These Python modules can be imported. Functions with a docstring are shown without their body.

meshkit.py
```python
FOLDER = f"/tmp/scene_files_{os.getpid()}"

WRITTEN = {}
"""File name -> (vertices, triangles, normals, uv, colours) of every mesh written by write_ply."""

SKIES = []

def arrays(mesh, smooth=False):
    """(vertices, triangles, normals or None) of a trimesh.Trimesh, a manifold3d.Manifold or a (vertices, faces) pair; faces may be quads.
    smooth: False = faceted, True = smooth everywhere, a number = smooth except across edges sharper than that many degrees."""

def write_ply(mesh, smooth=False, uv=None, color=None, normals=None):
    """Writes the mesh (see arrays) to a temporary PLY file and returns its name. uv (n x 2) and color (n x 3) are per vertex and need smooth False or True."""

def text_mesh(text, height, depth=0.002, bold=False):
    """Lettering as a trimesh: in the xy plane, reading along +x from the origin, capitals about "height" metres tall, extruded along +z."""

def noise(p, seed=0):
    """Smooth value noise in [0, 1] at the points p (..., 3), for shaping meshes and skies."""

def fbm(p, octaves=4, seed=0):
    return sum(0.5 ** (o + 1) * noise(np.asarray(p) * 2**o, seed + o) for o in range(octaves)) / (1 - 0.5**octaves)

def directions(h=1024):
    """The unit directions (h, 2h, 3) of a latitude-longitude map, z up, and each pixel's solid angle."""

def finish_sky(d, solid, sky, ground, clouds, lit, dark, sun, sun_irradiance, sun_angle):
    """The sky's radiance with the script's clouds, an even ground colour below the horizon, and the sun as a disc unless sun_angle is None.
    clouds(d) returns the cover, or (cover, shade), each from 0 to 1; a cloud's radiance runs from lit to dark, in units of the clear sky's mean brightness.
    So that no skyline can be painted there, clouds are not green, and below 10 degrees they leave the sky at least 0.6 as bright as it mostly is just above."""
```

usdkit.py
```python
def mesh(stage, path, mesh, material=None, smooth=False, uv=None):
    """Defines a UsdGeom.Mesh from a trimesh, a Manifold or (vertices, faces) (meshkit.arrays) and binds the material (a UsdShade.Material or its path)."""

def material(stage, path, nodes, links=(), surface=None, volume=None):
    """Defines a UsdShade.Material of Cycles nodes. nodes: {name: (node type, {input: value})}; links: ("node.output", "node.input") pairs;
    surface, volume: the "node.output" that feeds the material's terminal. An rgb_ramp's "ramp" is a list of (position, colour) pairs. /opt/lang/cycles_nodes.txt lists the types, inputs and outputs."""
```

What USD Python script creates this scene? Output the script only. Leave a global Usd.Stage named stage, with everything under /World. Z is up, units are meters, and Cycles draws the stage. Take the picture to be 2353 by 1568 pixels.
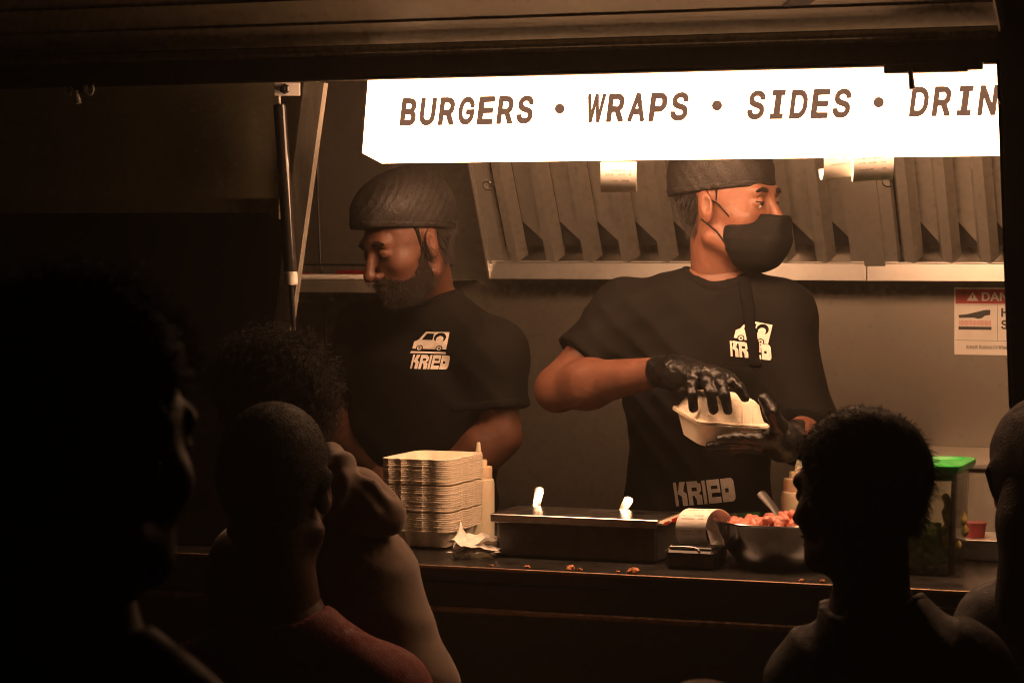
import math, random
import numpy as np, trimesh, usdkit, meshkit
from scipy.spatial import cKDTree
from shapely import affinity, box as sbox, union_all
from shapely.geometry import Polygon, Point, LineString
from pxr import Usd, UsdGeom, UsdLux, UsdShade, Sdf, Gf, Vt

stage = Usd.Stage.CreateInMemory()
UsdGeom.Xform.Define(stage, '/World')
UsdGeom.Scope.Define(stage, '/World/Looks')
random.seed(4); RNG = np.random.default_rng(4)
A = lambda *p: np.array(p, float)

# ------------------------------------------------------------------ camera, sky, exposure
PW, PH, F, VH = 2352.0, 1566.5, 5600.0, 560.0      # photograph measured at 2352 wide; focal length and horizon row in those pixels
YAW = math.radians(20.1)
CAM = A(4.75 * math.sin(YAW), -4.75 * math.cos(YAW), 1.75)
VD, VR, UP = A(-math.sin(YAW), math.cos(YAW), 0), A(math.cos(YAW), math.sin(YAW), 0), A(0, 0, 1)
EXPOSURE = 0.5
cam = UsdGeom.Camera.Define(stage, '/World/camera')
AP = 36.0
cam.CreateHorizontalApertureAttr(AP); cam.CreateVerticalApertureAttr(AP * 682 / 1024)
cam.CreateFocalLengthAttr(AP * F / PW)
cam.CreateVerticalApertureOffsetAttr(-AP * (PH / 2 - VH) / PW)
cam.CreateClippingRangeAttr(Gf.Vec2f(0.1, 1000))
cam.CreateFStopAttr(9.0); cam.CreateFocusDistanceAttr(5.15)
cam.CreateExposureAttr(EXPOSURE)
mm = np.eye(4); mm[0, :3], mm[1, :3], mm[2, :3], mm[3, :3] = VR, UP, -VD, CAM
cam.AddTransformOp().Set(Gf.Matrix4d(mm.tolist()))
M = {}
def mat(name, nodes, links=(), surface='p.BSDF', volume=None):
    M[name] = usdkit.material(stage, '/World/Looks/' + name, nodes, links, surface, volume)
    return M[name]
dome = UsdLux.DomeLight.Define(stage, '/World/sky')
dm = mat('night_sky', {'s': ('sky_texture', {'sky_type': 'single_scattering', 'sun_disc': False, 'sun_elevation': 0.0, 'sun_rotation': 2.6}),
                       'b': ('background_shader', {'strength': 0.0004})}, [('s.color', 'b.color')], 'b.background')
UsdShade.MaterialBindingAPI.Apply(dome.GetPrim()).Bind(dm)
SIGN_POWER = 8.0        # the lettered front
LAMP_POWER = 34.0       # unseen lamp built onto the sign's kitchen side to light the interior
WARM = A(1.0, 0.51, 0.265)

def K(u, v, y):
    """the point of the vertical plane y that the photograph shows at (u, v)"""
    d = VD + (u - PW / 2) / F * VR - (v - VH) / F * UP
    return CAM + d * (y - CAM[1]) / d[1]
def D(u, v, t):
    return CAM + (VD + (u - PW / 2) / F * VR - (v - VH) / F * UP) * t

# ------------------------------------------------------------------ scene helpers
used = {}
def unique(parent, name):
    k = (parent, name); n = used.get(k, 0); used[k] = n + 1
    return name if n == 0 else f'{name}_{n:03d}'
def tag(o, label=None, cat=None, group=None, kind=None):
    p = o if isinstance(o, Usd.Prim) else o.GetPrim()
    for key, v in (('label', label), ('category', cat), ('group', group), ('kind', kind)):
        if v: p.SetCustomDataByKey(key, v)
    return p
def thing(name, label, cat, group=None, loc=None):
    x = UsdGeom.Xform.Define(stage, '/World/' + unique('/World', name))
    if loc is not None: x.AddTranslateOp().Set(Gf.Vec3d(*map(float, loc)))
    x.origin = A(0, 0, 0) if loc is None else np.array(loc, float)
    tag(x, label, cat, group)
    return x
ORIGIN = {}
def obj(name, mesh, m, parent=None, smooth=False, label=None):
    pp = '/World' if parent is None else str(parent.GetPath())
    if isinstance(mesh, (list, tuple)) and len(mesh) and isinstance(mesh[0], trimesh.Trimesh): mesh = trimesh.util.concatenate(mesh)
    o = usdkit.mesh(stage, pp + '/' + unique(pp, name), mesh, M[m], smooth)
    if label: tag(o, label)
    return o
def copy_of(src, name, loc, label, cat, group=None, rotz=0, matrix=None):
    x = UsdGeom.Xform.Define(stage, '/World/' + unique('/World', name))
    x.GetPrim().GetReferences().AddInternalReference(src.GetPath())
    x.GetPrim().SetInstanceable(True)
    x.ClearXformOpOrder()
    x.AddTranslateOp().Set(Gf.Vec3d(*map(float, loc)))
    if rotz: x.AddRotateZOp().Set(float(rotz))
    tag(x, label, cat, group)
    return x
def curves(name, strands, width, m, parent):
    pp = str(parent.GetPath())
    c = UsdGeom.BasisCurves.Define(stage, pp + '/' + unique(pp, name))
    pts = np.vstack(strands)
    c.CreateTypeAttr('linear'); c.CreateCurveVertexCountsAttr(Vt.IntArray([len(s) for s in strands]))
    c.CreatePointsAttr(Vt.Vec3fArray.FromNumpy(pts.astype(np.float32)))
    w = np.concatenate([np.linspace(width, width * .45, len(s)) for s in strands])
    c.CreateWidthsAttr(Vt.FloatArray.FromNumpy(w.astype(np.float32))); c.SetWidthsInterpolation('vertex')
    UsdShade.MaterialBindingAPI.Apply(c.GetPrim()).Bind(M[m])
    return c

# ------------------------------------------------------------------ shape helpers
def bx(lo, hi, bevel=0.0):
    lo, hi = np.minimum(lo, hi).astype(float), np.maximum(lo, hi).astype(float)
    if bevel <= 0:
        m = trimesh.creation.box(hi - lo); m.apply_translation((lo + hi) / 2); return m
    b = min(bevel, (hi - lo).min() * .49)
    pts = []
    for sx in (0, 1):
        for sy in (0, 1):
            for sz in (0, 1):
                c = A(*[(lo, hi)[s][i] for i, s in enumerate((sx, sy, sz))]); s = A(*[1 if q == 0 else -1 for q in (sx, sy, sz)])
                for i in range(3):
                    q = c + s * b; q[i] = c[i]; pts.append(q)
    return trimesh.convex.convex_hull(np.array(pts))
def tube(pts, r, n=12, cap=True):
    pts = np.array(pts, float); r = np.broadcast_to(np.asarray(r, float), (len(pts),))
    t = np.gradient(pts, axis=0); t /= np.maximum(np.linalg.norm(t, axis=1, keepdims=True), 1e-9)
    ref = A(0, 0, 1) if abs(t[0][2]) < .9 else A(1, 0, 0)
    rings = []
    for p, d, q in zip(pts, t, r):
        a = np.cross(d, ref); a /= np.linalg.norm(a); b = np.cross(d, a)
        ang = np.linspace(0, 2 * math.pi, n, endpoint=False)
        rings.append(p + q * (np.cos(ang)[:, None] * a + np.sin(ang)[:, None] * b))
        ref = ref if abs(np.dot(d, ref)) < .95 else A(0, 1, 0)
    return loft(rings, cap, cap)
def loft(rings, cap0=True, cap1=True, closed=False):
    n = len(rings[0]); v = np.vstack(rings); f = []
    idx = range(len(rings)) if closed else range(len(rings) - 1)
    j = np.arange(n); j2 = (j + 1) % n
    for i in idx:
        a, b = i * n, ((i + 1) % len(rings)) * n
        f.append(np.stack([a + j, a + j2, b + j2], 1)); f.append(np.stack([a + j, b + j2, b + j], 1))
    def fan(base, flip):
        nonlocal v
        c = v[base:base + n].mean(0); v = np.vstack([v, c]); k = len(v) - 1
        t = np.stack([base + j, base + j2, np.full(n, k)], 1)
        f.append(t[:, ::-1] if not flip else t)
    if cap0 and not closed: fan(0, False)
    if cap1 and not closed: fan((len(rings) - 1) * n, True)
    m = trimesh.Trimesh(v, np.vstack(f), process=False); m.fix_normals(); return m
def lathe(profile, loc, n=32, axis=None):
    ang = np.linspace(0, 2 * math.pi, n, endpoint=False)
    rings = [np.stack([r * np.cos(ang), r * np.sin(ang), np.full(n, z)], 1) for r, z in profile]
    m = loft(rings, profile[0][0] > 1e-5, profile[-1][0] > 1e-5)
    if axis is not None:
        m.apply_transform(trimesh.geometry.align_vectors([0, 0, 1], axis))
    m.apply_translation(loc); return m
def prism(poly, z0, z1):
    ps = [poly] if poly.geom_type == 'Polygon' else list(poly.geoms)
    ms = []
    for p in ps:
        if p.area < 1e-9: continue
        m = trimesh.creation.extrude_polygon(p, z1 - z0); m.apply_translation([0, 0, z0]); ms.append(m)
    return trimesh.util.concatenate(ms)
def frame_mesh(m, o, ex, ey, ez):
    v = np.asarray(m.vertices); m2 = trimesh.Trimesh(o + v[:, :1] * ex + v[:, 1:2] * ey + v[:, 2:3] * ez, m.faces, process=False)
    if np.dot(np.cross(ex, ey), ez) < 0: m2.invert()
    return m2
def strip(path, side, width, thick=0.0006, n=40):
    """a paper strip that follows a path, its width along side"""
    path = np.array(path, float)
    s = np.linspace(0, len(path) - 1, n)
    from scipy.interpolate import CubicSpline
    c = CubicSpline(np.arange(len(path)), path)(s); t = np.gradient(c, axis=0); t /= np.linalg.norm(t, axis=1, keepdims=True)
    side = np.array(side, float); side = side / np.linalg.norm(side) if side.ndim == 1 else side
    nn = np.cross(t, side); nn /= np.linalg.norm(nn, axis=1, keepdims=True)
    rings = [np.array([p - side * width / 2 - q * thick / 2, p + side * width / 2 - q * thick / 2, p + side * width / 2 + q * thick / 2, p - side * width / 2 + q * thick / 2]) for p, q in zip(c, nn)]
    return loft(rings), c, nn
_font = {}
def glyphs(text, stroke=0):
    """outlines of lettering, capitals 1 high, from the renderer's own font"""
    import glob
    from PIL import Image, ImageDraw, ImageFont
    if 'f' not in _font:
        _font['f'] = ImageFont.truetype(glob.glob('/opt/blender-*/*/datafiles/fonts/Inter.woff2')[0], 96)
    font = _font['f']
    x0, y0, x1, y1 = font.getbbox(text, anchor='ls', stroke_width=stroke)
    im = Image.new('L', (x1 - x0 + 8, y1 - y0 + 8))
    ImageDraw.Draw(im).text((4 - x0, 4 - y0), text, 255, font, anchor='ls', stroke_width=stroke)
    on = np.pad(np.asarray(im) > 127, ((0, 0), (1, 1))).astype(np.int8)
    rows, starts = np.nonzero(np.diff(on, axis=1) == 1); ends = np.nonzero(np.diff(on, axis=1) == -1)[1]
    sh = union_all(sbox(starts, -rows - 1, ends, -rows)).buffer(.8).buffer(-.8).simplify(.8)
    a, b, c, d = sh.bounds
    return affinity.affine_transform(sh, [1 / 70, 0, 0, 1 / 70, -a / 70, (4 - y0) / 70])
def cell(text, w, h, stroke=0, x=0, y=0):
    g = glyphs(text, stroke); a, b, c, d = g.bounds
    return affinity.translate(affinity.scale(affinity.translate(g, -a, -b), w / (c - a), h / (d - b), origin=(0, 0)), x, y)

# ------------------------------------------------------------------ signed distance fields for bodies, clothes, food
class Field:
    def __init__(s, lo, hi, h):
        s.lo, s.h = np.array(lo, float), h
        s.n = np.ceil((np.array(hi) - s.lo) / h).astype(int) + 1
        s.a = np.full(s.n, .08, np.float32)
        s.ax = [(s.lo[i] + h * np.arange(s.n[i])).astype(np.float32) for i in range(3)]
    def window(s, lo, hi, pad):
        i0 = np.clip(np.floor((np.array(lo) - pad - s.lo) / s.h).astype(int), 0, s.n - 1)
        i1 = np.clip(np.ceil((np.array(hi) + pad - s.lo) / s.h).astype(int) + 1, 1, s.n)
        sl = tuple(slice(a, b) for a, b in zip(i0, i1))
        g = [s.ax[0][sl[0]][:, None, None], s.ax[1][sl[1]][None, :, None], s.ax[2][sl[2]][None, None, :]]
        return sl, g
    def put(s, sl, d, k, op):
        a = s.a[sl]
        if a.size == 0: return
        if op == 'sub': a, d = -a, d
        h = np.maximum(k - np.abs(a - d), 0) / max(k, 1e-6)
        r = np.minimum(a, d) - h * h * k / 4
        s.a[sl] = -r if op == 'sub' else r
    def cone(s, a, b, ra, rb=None, k=.02, op='add'):
        rb = ra if rb is None else rb; a, b = np.array(a, float), np.array(b, float); R = max(ra, rb)
        sl, g = s.window(np.minimum(a, b) - R, np.maximum(a, b) + R, k + .03)
        ab = b - a; L2 = max(ab @ ab, 1e-12)
        p = [g[i] - np.float32(a[i]) for i in range(3)]
        t = np.clip((p[0] * ab[0] + p[1] * ab[1] + p[2] * ab[2]) / L2, 0, 1)
        d = np.sqrt((p[0] - t * ab[0]) ** 2 + (p[1] - t * ab[1]) ** 2 + (p[2] - t * ab[2]) ** 2) - (ra + t * (rb - ra))
        s.put(sl, d, k, op); return s
    def ell(s, c, r, R=None, k=.02, op='add'):
        c, r = np.array(c, float), np.array(r, float); m = r.max()
        sl, g = s.window(c - m, c + m, k + .03)
        p = [g[i] - np.float32(c[i]) for i in range(3)]
        if R is not None: p = [p[0] * R[0, i] + p[1] * R[1, i] + p[2] * R[2, i] for i in range(3)]
        k0 = np.sqrt((p[0] / r[0]) ** 2 + (p[1] / r[1]) ** 2 + (p[2] / r[2]) ** 2)
        k1 = np.sqrt((p[0] / r[0] ** 2) ** 2 + (p[1] / r[1] ** 2) ** 2 + (p[2] / r[2] ** 2) ** 2)
        s.put(sl, (k0 * (k0 - 1) / np.maximum(k1, 1e-6)), k, op); return s
    def grid(s):
        return s.ax[0][:, None, None], s.ax[1][None, :, None], s.ax[2][None, None, :]
    def cut(s, point, normal):
        """keeps what lies behind the plane"""
        g = s.grid(); n = np.array(normal, float) / np.linalg.norm(normal)
        s.a = np.maximum(s.a, sum((g[i] - np.float32(point[i])) * np.float32(n[i]) for i in range(3))); return s
    def sleeve(s, a, b, ra, rb, k=.03):
        """a cone whose far end is cut square"""
        a, b = np.array(a, float), np.array(b, float); R = max(ra, rb)
        sl, g = s.window(np.minimum(a, b) - R, np.maximum(a, b) + R, k + .03)
        ab = b - a; L2 = ab @ ab; L = math.sqrt(L2)
        p = [g[i] - np.float32(a[i]) for i in range(3)]
        q = (p[0] * ab[0] + p[1] * ab[1] + p[2] * ab[2]) / L2; t = np.clip(q, 0, 1.5)
        d = np.sqrt((p[0] - t * ab[0]) ** 2 + (p[1] - t * ab[1]) ** 2 + (p[2] - t * ab[2]) ** 2) - (ra + t * (rb - ra))
        s.put(sl, np.maximum(d, (q - 1) * L), k, 'add'); return s
    def folds(s, amp, dirs, seed=0):
        g = s.grid(); r = np.random.default_rng(seed); tot = 0
        warp = 1.6 * np.sin(9 * g[0] + 7 * g[2] + seed) + 1.3 * np.sin(11 * g[1] - 8 * g[2] + 2 * seed)
        for i_, (d, w) in enumerate(dirs):
            d = np.array(d, float); wt = 1.0 if i_ == 0 else .35
            ph = (g[0] * d[0] + g[1] * d[1] + g[2] * d[2]).astype(np.float32) + warp * w + r.uniform(0, 6)
            gate = .5 + .5 * np.sin(7 * g[0] * r.uniform(.6, 1.4) + 6 * g[2] * r.uniform(-1.4, 1.4) + r.uniform(0, 6))
            tot = tot + wt * (np.sqrt(np.sin(ph) ** 2 + .05) - .66) * gate
        s.a = (s.a + amp * tot).astype(np.float32); return s
    def mesh(s, smooth=0):
        a = s.a; n = a.shape; ins = a < 0
        X, Y, Z = n[0] - 1, n[1] - 1, n[2] - 1
        cnt = np.zeros((X, Y, Z), np.int8)
        for dx in (0, 1):
            for dy in (0, 1):
                for dz in (0, 1): cnt += ins[dx:dx + X, dy:dy + Y, dz:dz + Z]
        act = (cnt > 0) & (cnt < 8); ci = np.argwhere(act)
        idx = np.full((X, Y, Z), -1, np.int64); idx[act] = np.arange(len(ci))
        acc = np.zeros((len(ci), 3)); num = np.zeros(len(ci))
        C = [(x, y, z) for x in (0, 1) for y in (0, 1) for z in (0, 1)]
        for p in C:
            for ax in range(3):
                if p[ax]: continue
                q = list(p); q[ax] = 1
                va = a[ci[:, 0] + p[0], ci[:, 1] + p[1], ci[:, 2] + p[2]]; vb = a[ci[:, 0] + q[0], ci[:, 1] + q[1], ci[:, 2] + q[2]]
                hit = (va < 0) != (vb < 0)
                t = np.where(hit, va / np.where(hit, va - vb, 1), 0)
                pos = np.tile(np.array(p, float), (len(ci), 1)); pos[:, ax] = t
                acc[hit] += pos[hit]; num[hit] += 1
        v = s.lo + s.h * (ci + acc / num[:, None])
        faces = []
        for ax in range(3):
            u, w = (ax + 1) % 3, (ax + 2) % 3
            A0 = np.moveaxis(ins, (ax, u, w), (0, 1, 2)); I0 = np.moveaxis(idx, (ax, u, w), (0, 1, 2))
            s0, s1 = A0[:-1, 1:-1, 1:-1], A0[1:, 1:-1, 1:-1]
            e = np.argwhere(s0 != s1)
            if not len(e): continue
            i, j, k = e[:, 0], e[:, 1], e[:, 2]
            q = np.stack([I0[i, j, k], I0[i, j + 1, k], I0[i, j + 1, k + 1], I0[i, j, k + 1]], 1)
            flip = ~s0[i, j, k]; q[flip] = q[flip][:, ::-1]
            faces += [q[:, [0, 1, 2]], q[:, [0, 2, 3]]]
        m = trimesh.Trimesh(v, np.vstack(faces), process=False)
        if smooth:
            from scipy.sparse import coo_matrix
            e = m.edges_unique; e = np.vstack([e, e[:, ::-1]]); W = coo_matrix((np.ones(len(e)), (e[:, 0], e[:, 1])), shape=(len(v), len(v))).tocsr()
            deg = np.maximum(np.asarray(W.sum(1)), 1); p = np.array(m.vertices)
            for _ in range(smooth):
                for lam in (.5, -.52): p = p + lam * ((W @ p) / deg - p)
            m = trimesh.Trimesh(p, m.faces, process=False)
        return m
def moved(m, R, o, s=1.0):
    return trimesh.Trimesh((np.asarray(m.vertices) * s) @ R.T + o, m.faces, process=False)

# ------------------------------------------------------------------ materials
def plain(name, col, rough=.6, metallic=0., noise=0., scale=20., bump=0., bscale=60., stretch=None, spec=.5, extra=None, dark=.75):
    n = {'p': ('principled_bsdf', {'base_color': col, 'roughness': rough, 'metallic': metallic, 'specular_ior_level': spec, **(extra or {})}), 'g': ('texture_coordinate', {})}
    l = []; src = 'g.object'
    if stretch:
        n['m'] = ('mapping', {'scale': stretch}); l.append(('g.object', 'm.vector')); src = 'm.vector'
    if noise:
        n['n'] = ('noise_texture', {'scale': scale, 'detail': 5, 'roughness': .6})
        c = np.array(col)
        n['r'] = ('rgb_ramp', {'ramp': [(.25, c * (1 - noise)), (.75, np.minimum(c * (1 + noise), .95))]})
        n['q'] = ('rgb_ramp', {'ramp': [(.3, [rough * .75] * 3), (.7, [min(rough * 1.25, 1)] * 3)]})
        l += [(src, 'n.vector'), ('n.fac', 'r.fac'), ('r.color', 'p.base_color'), ('n.fac', 'q.fac'), ('q.color', 'p.roughness')]
    if bump:
        n['bn'] = ('noise_texture', {'scale': bscale, 'detail': 4}); n['b'] = ('bump', {'strength': bump, 'distance': .01})
        l += [(src, 'bn.vector'), ('bn.fac', 'b.height'), ('b.normal', 'p.normal')]
    return mat(name, n, l)
plain('asphalt', (.05, .05, .05), .9, noise=.3, scale=40, bump=.3, bscale=90)
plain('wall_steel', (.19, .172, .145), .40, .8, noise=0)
plain('steel', (.58, .57, .54), .34, .85, noise=0)
plain('baffle_steel', (.58, .55, .49), .34, .8, noise=0)
plain('gap_dark', (.02, .019, .018), .5, noise=.3)
plain('polished', (.62, .61, .60), .16, 1., noise=.06, scale=12)
plain('bowl_steel', (.58, .57, .56), .13, 1., noise=.06, scale=8)
plain('worn_bar', (.27, .25, .21), .5, .4, noise=.3, scale=14, bump=.15, bscale=30, stretch=(1, 1, .25))
plain('olive_paint', (.38, .355, .235), .55, noise=.12, scale=9, bump=.04, bscale=18)
plain('awning_paint', (.31, .28, .205), .5, noise=.18, scale=6, bump=.04, bscale=14, stretch=(1, 3, 1))
plain('awning_trim', (.30, .27, .20), .45, noise=.15, scale=10)
plain('beam_paint', (.035, .031, .023), .6, noise=.2, scale=14)
plain('black_paint', (.012, .011, .010), .5, noise=.25, scale=12)
plain('counter_black', (.012, .011, .010), .35, noise=.3, scale=15)
plain('counter_front', (.020, .014, .010), .45, noise=.25, scale=8)
plain('edge_metal', (.34, .22, .15), .4, .6, noise=.3, scale=30)
plain('zinc', (.80, .78, .74), .5, .1, noise=.08, scale=20)
plain('strut_black', (.03, .028, .026), .18, noise=.1, scale=10, extra={'coat_weight': .6})
plain('rubber_black', (.010, .010, .010), .6, noise=.2, scale=12)
plain('cable_black', (.008, .008, .008), .5, noise=.2)
plain('floor_grey', (.12, .12, .12), .6, noise=.2)
plain('skin', (.135, .056, .034), .55, spec=.35, noise=.24, scale=22, bump=.08, bscale=140, extra={'subsurface_weight': .12, 'subsurface_scale': .006})
plain('skin_dark', (.080, .033, .020), .58, spec=.3, noise=.24, scale=30, bump=.08, bscale=140)
plain('skin_shaded', (.036, .015, .009), .6, spec=.3, noise=.2, scale=22, bump=.08, bscale=140)  # skin darkened for the backlit customers: their shade is in the colour
plain('hair_black', (.0045, .004, .0035), .7, noise=.3, scale=60, bump=.4, bscale=260, spec=.12)
plain('strand_black', (.006, .0045, .0038), .5, spec=.15)
plain('strand_dark', (.014, .010, .008), .42, spec=.3)
plain('beard', (.010, .006, .0042), .75, spec=.2, noise=.4, scale=120, bump=.9, bscale=260)
plain('eye_white', (.42, .37, .33), .2); plain('iris', (.012, .008, .006), .1); plain('lip', (.24, .085, .065), .45, noise=.1)
plain('shirt_black', (.0050, .0044, .0038), .9, noise=.18, scale=120, bump=.08, bscale=500, spec=.12)
plain('apron_black', (.0032, .0028, .0025), .85, spec=.1, noise=.2, scale=90, bump=.1, bscale=400)
plain('cap_cloth', (.0075, .006, .005), .62, spec=.28, noise=.25, scale=40, bump=.25, bscale=220)
plain('mask_cloth', (.004, .0036, .0032), .8, spec=.15, noise=.2, scale=80, bump=.15, bscale=300)
plain('glove', (.005, .005, .005), .33, spec=.4, noise=.2, scale=30, bump=.3, bscale=120)
plain('trousers', (.02, .02, .025), .9, noise=.2)
plain('hoodie', (.090, .056, .037), .95, noise=.10, scale=60, bump=.08, bscale=600, extra={'sheen_weight': .2})
plain('maroon', (.080, .0045, .003), .9, noise=.2, scale=60, bump=.2, bscale=300)
plain('navy_shirt', (.012, .013, .013), .85, noise=.2, scale=60, bump=.2, bscale=300)
plain('dark_jacket', (.005, .005, .005), .85, noise=.2, scale=40, bump=.2, bscale=200)
plain('brown_cap', (.11, .065, .035), .95, noise=.2, scale=40, bump=.2, bscale=200)
plain('print_white', (.62, .58, .52), .75, noise=.12, scale=160)
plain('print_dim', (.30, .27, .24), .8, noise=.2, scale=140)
plain('bagasse', (.84, .74, .60), .8, noise=.06, scale=60, bump=.12, bscale=260)
plain('bottle_plastic', (.84, .70, .52), .38, noise=.04, scale=8, extra={'subsurface_weight': .3, 'subsurface_scale': .01})
plain('collar_plastic', (.76, .56, .40), .38, noise=.04, extra={'subsurface_weight': .3, 'subsurface_scale': .01})
plain('paper', (.80, .77, .72), .7, noise=.03, scale=20, bump=.03, bscale=50)
plain('paper_ink', (.28, .24, .22), .8)
plain('pan_dark', (.045, .042, .040), .35, .4, noise=.25, scale=12)
plain('lid_steel', (.40, .39, .37), .24, 1., noise=.15, scale=9)
plain('tub_plastic', (.50, .42, .33), .5, noise=.1, scale=18)
plain('sauce_red', (.50, .030, .020), .3, noise=.2, scale=40)
plain('red_plastic', (.15, .008, .008), .35, noise=.08)
plain('food_red', (.55, .19, .14), .25, noise=.35, scale=45, bump=.4, bscale=120)
plain('crumb', (.50, .20, .08), .8, noise=.3, scale=200)
plain('green_lid', (.010, .33, .040), .35, noise=.08, scale=20)
plain('greens', (.09, .22, .035), .6, noise=.5, scale=60, bump=.4, bscale=150)
plain('mustard', (.42, .34, .10), .5, noise=.3, scale=50, bump=.3, bscale=120)
plain('printer_black', (.012, .012, .012), .28, noise=.2, scale=20)
plain('danger_red', (.42, .03, .02), .4, noise=.05); plain('danger_white', (.72, .68, .62), .45, noise=.04); plain('danger_black', (.02, .02, .02), .5)
plain('wave_pink', (.62, .16, .13), .5)
mat('sign_glow', {'e': ('emission', {'color': WARM, 'strength': SIGN_POWER})}, surface='e.emission')
mat('unseen_lamp', {'e': ('emission', {'color': WARM, 'strength': LAMP_POWER})}, surface='e.emission')
mat('sign_letter', {'e': ('emission', {'color': (1, .48, .28), 'strength': .165}), 'd': ('diffuse_bsdf', {'color': (.05, .03, .02)}), 'a': ('add_closure', {})},
    [('e.emission', 'a.closure1'), ('d.BSDF', 'a.closure2')], 'a.closure')
mat('clear_plastic', {'t': ('transparent_bsdf', {'color': (.97, .98, .94)}), 'g': ('glossy_bsdf', {'color': (.8, .8, .8), 'roughness': .12}), 'd': ('diffuse_bsdf', {'color': (.45, .48, .36)}),
                      'f': ('fresnel', {'IOR': 1.45}), 'm': ('mix_closure', {}), 'm2': ('mix_closure', {'fac': .02})},
    [('t.BSDF', 'm2.closure1'), ('d.BSDF', 'm2.closure2'), ('m2.closure', 'm.closure1'), ('g.BSDF', 'm.closure2'), ('f.fac', 'm.fac')], 'm.closure')

# ------------------------------------------------------------------ setting: ground, truck
CT = 1.132          # counter top
FL = .22            # truck floor
g = trimesh.creation.box([400, 400, .4]); g.apply_translation([0, 0, -.2])
tag(obj('ground', g, 'asphalt'), kind='structure')

# the truck body: outer walls round a leaning service opening, inner room of steel
truck = thing('food_truck', 'dark olive food truck body with a lit serving opening framed by leaning edges', 'food truck')
def wall_poly(pts, y0, y1):
    """a vertical slab whose outline is given as photograph points on the plane y0"""
    q = [K(u, v, y0) for u, v in pts]
    m = trimesh.creation.extrude_polygon(Polygon([(p[0], p[2]) for p in q]), abs(y1 - y0))
    v = np.asarray(m.vertices); lo = min(y0, y1)
    m2 = trimesh.Trimesh(np.stack([v[:, 0], lo + v[:, 2], v[:, 1]], 1), m.faces, process=False); m2.fix_normals(); return m2
obj('outer_wall', wall_poly([(-1300, 100), (712, 100), (712, 192), (676, 460), (-1300, 460)], 0.0, .04), 'olive_paint', truck)
obj('wall_ledge', [wall_poly([(-1300, 449), (640, 455), (640, 487), (-1300, 492)], -.035, -.001), wall_poly([(622, 487), (640, 487), (640, 503), (626, 501)], -.036, -.004)], 'olive_paint', truck)
obj('lower_wall', wall_poly([(-1300, 460), (676, 460), (600, 960), (560, 1250), (-1300, 1250)], .012, .045), 'black_paint', truck)
obj('lower_wall', bx(A(-3.2, .0, .05), A(3.0, .05, CT - .06)), 'black_paint', truck)
obj('outer_wall', wall_poly([(2291, 60), (3400, 60), (3400, 1330), (2336, 1330), (2320, 930), (2292, 136)], -.155, .03), 'black_paint', truck)  # right wall lies in shadow; its shade is put into the black colour
BZ = K(1176, 173, -.15)[2]          # bottom of the beam
obj('beam', bx(K(-1300, 0, -.06) * A(1, 0, 0) + A(0, -.133, BZ), A(1.45, -.116, BZ + .046), .002), 'beam_paint', truck)
obj('roof_edge', bx(A(-3.2, -.115, BZ + .047), A(3.0, .12, BZ + .14)), 'black_paint', truck)
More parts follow.
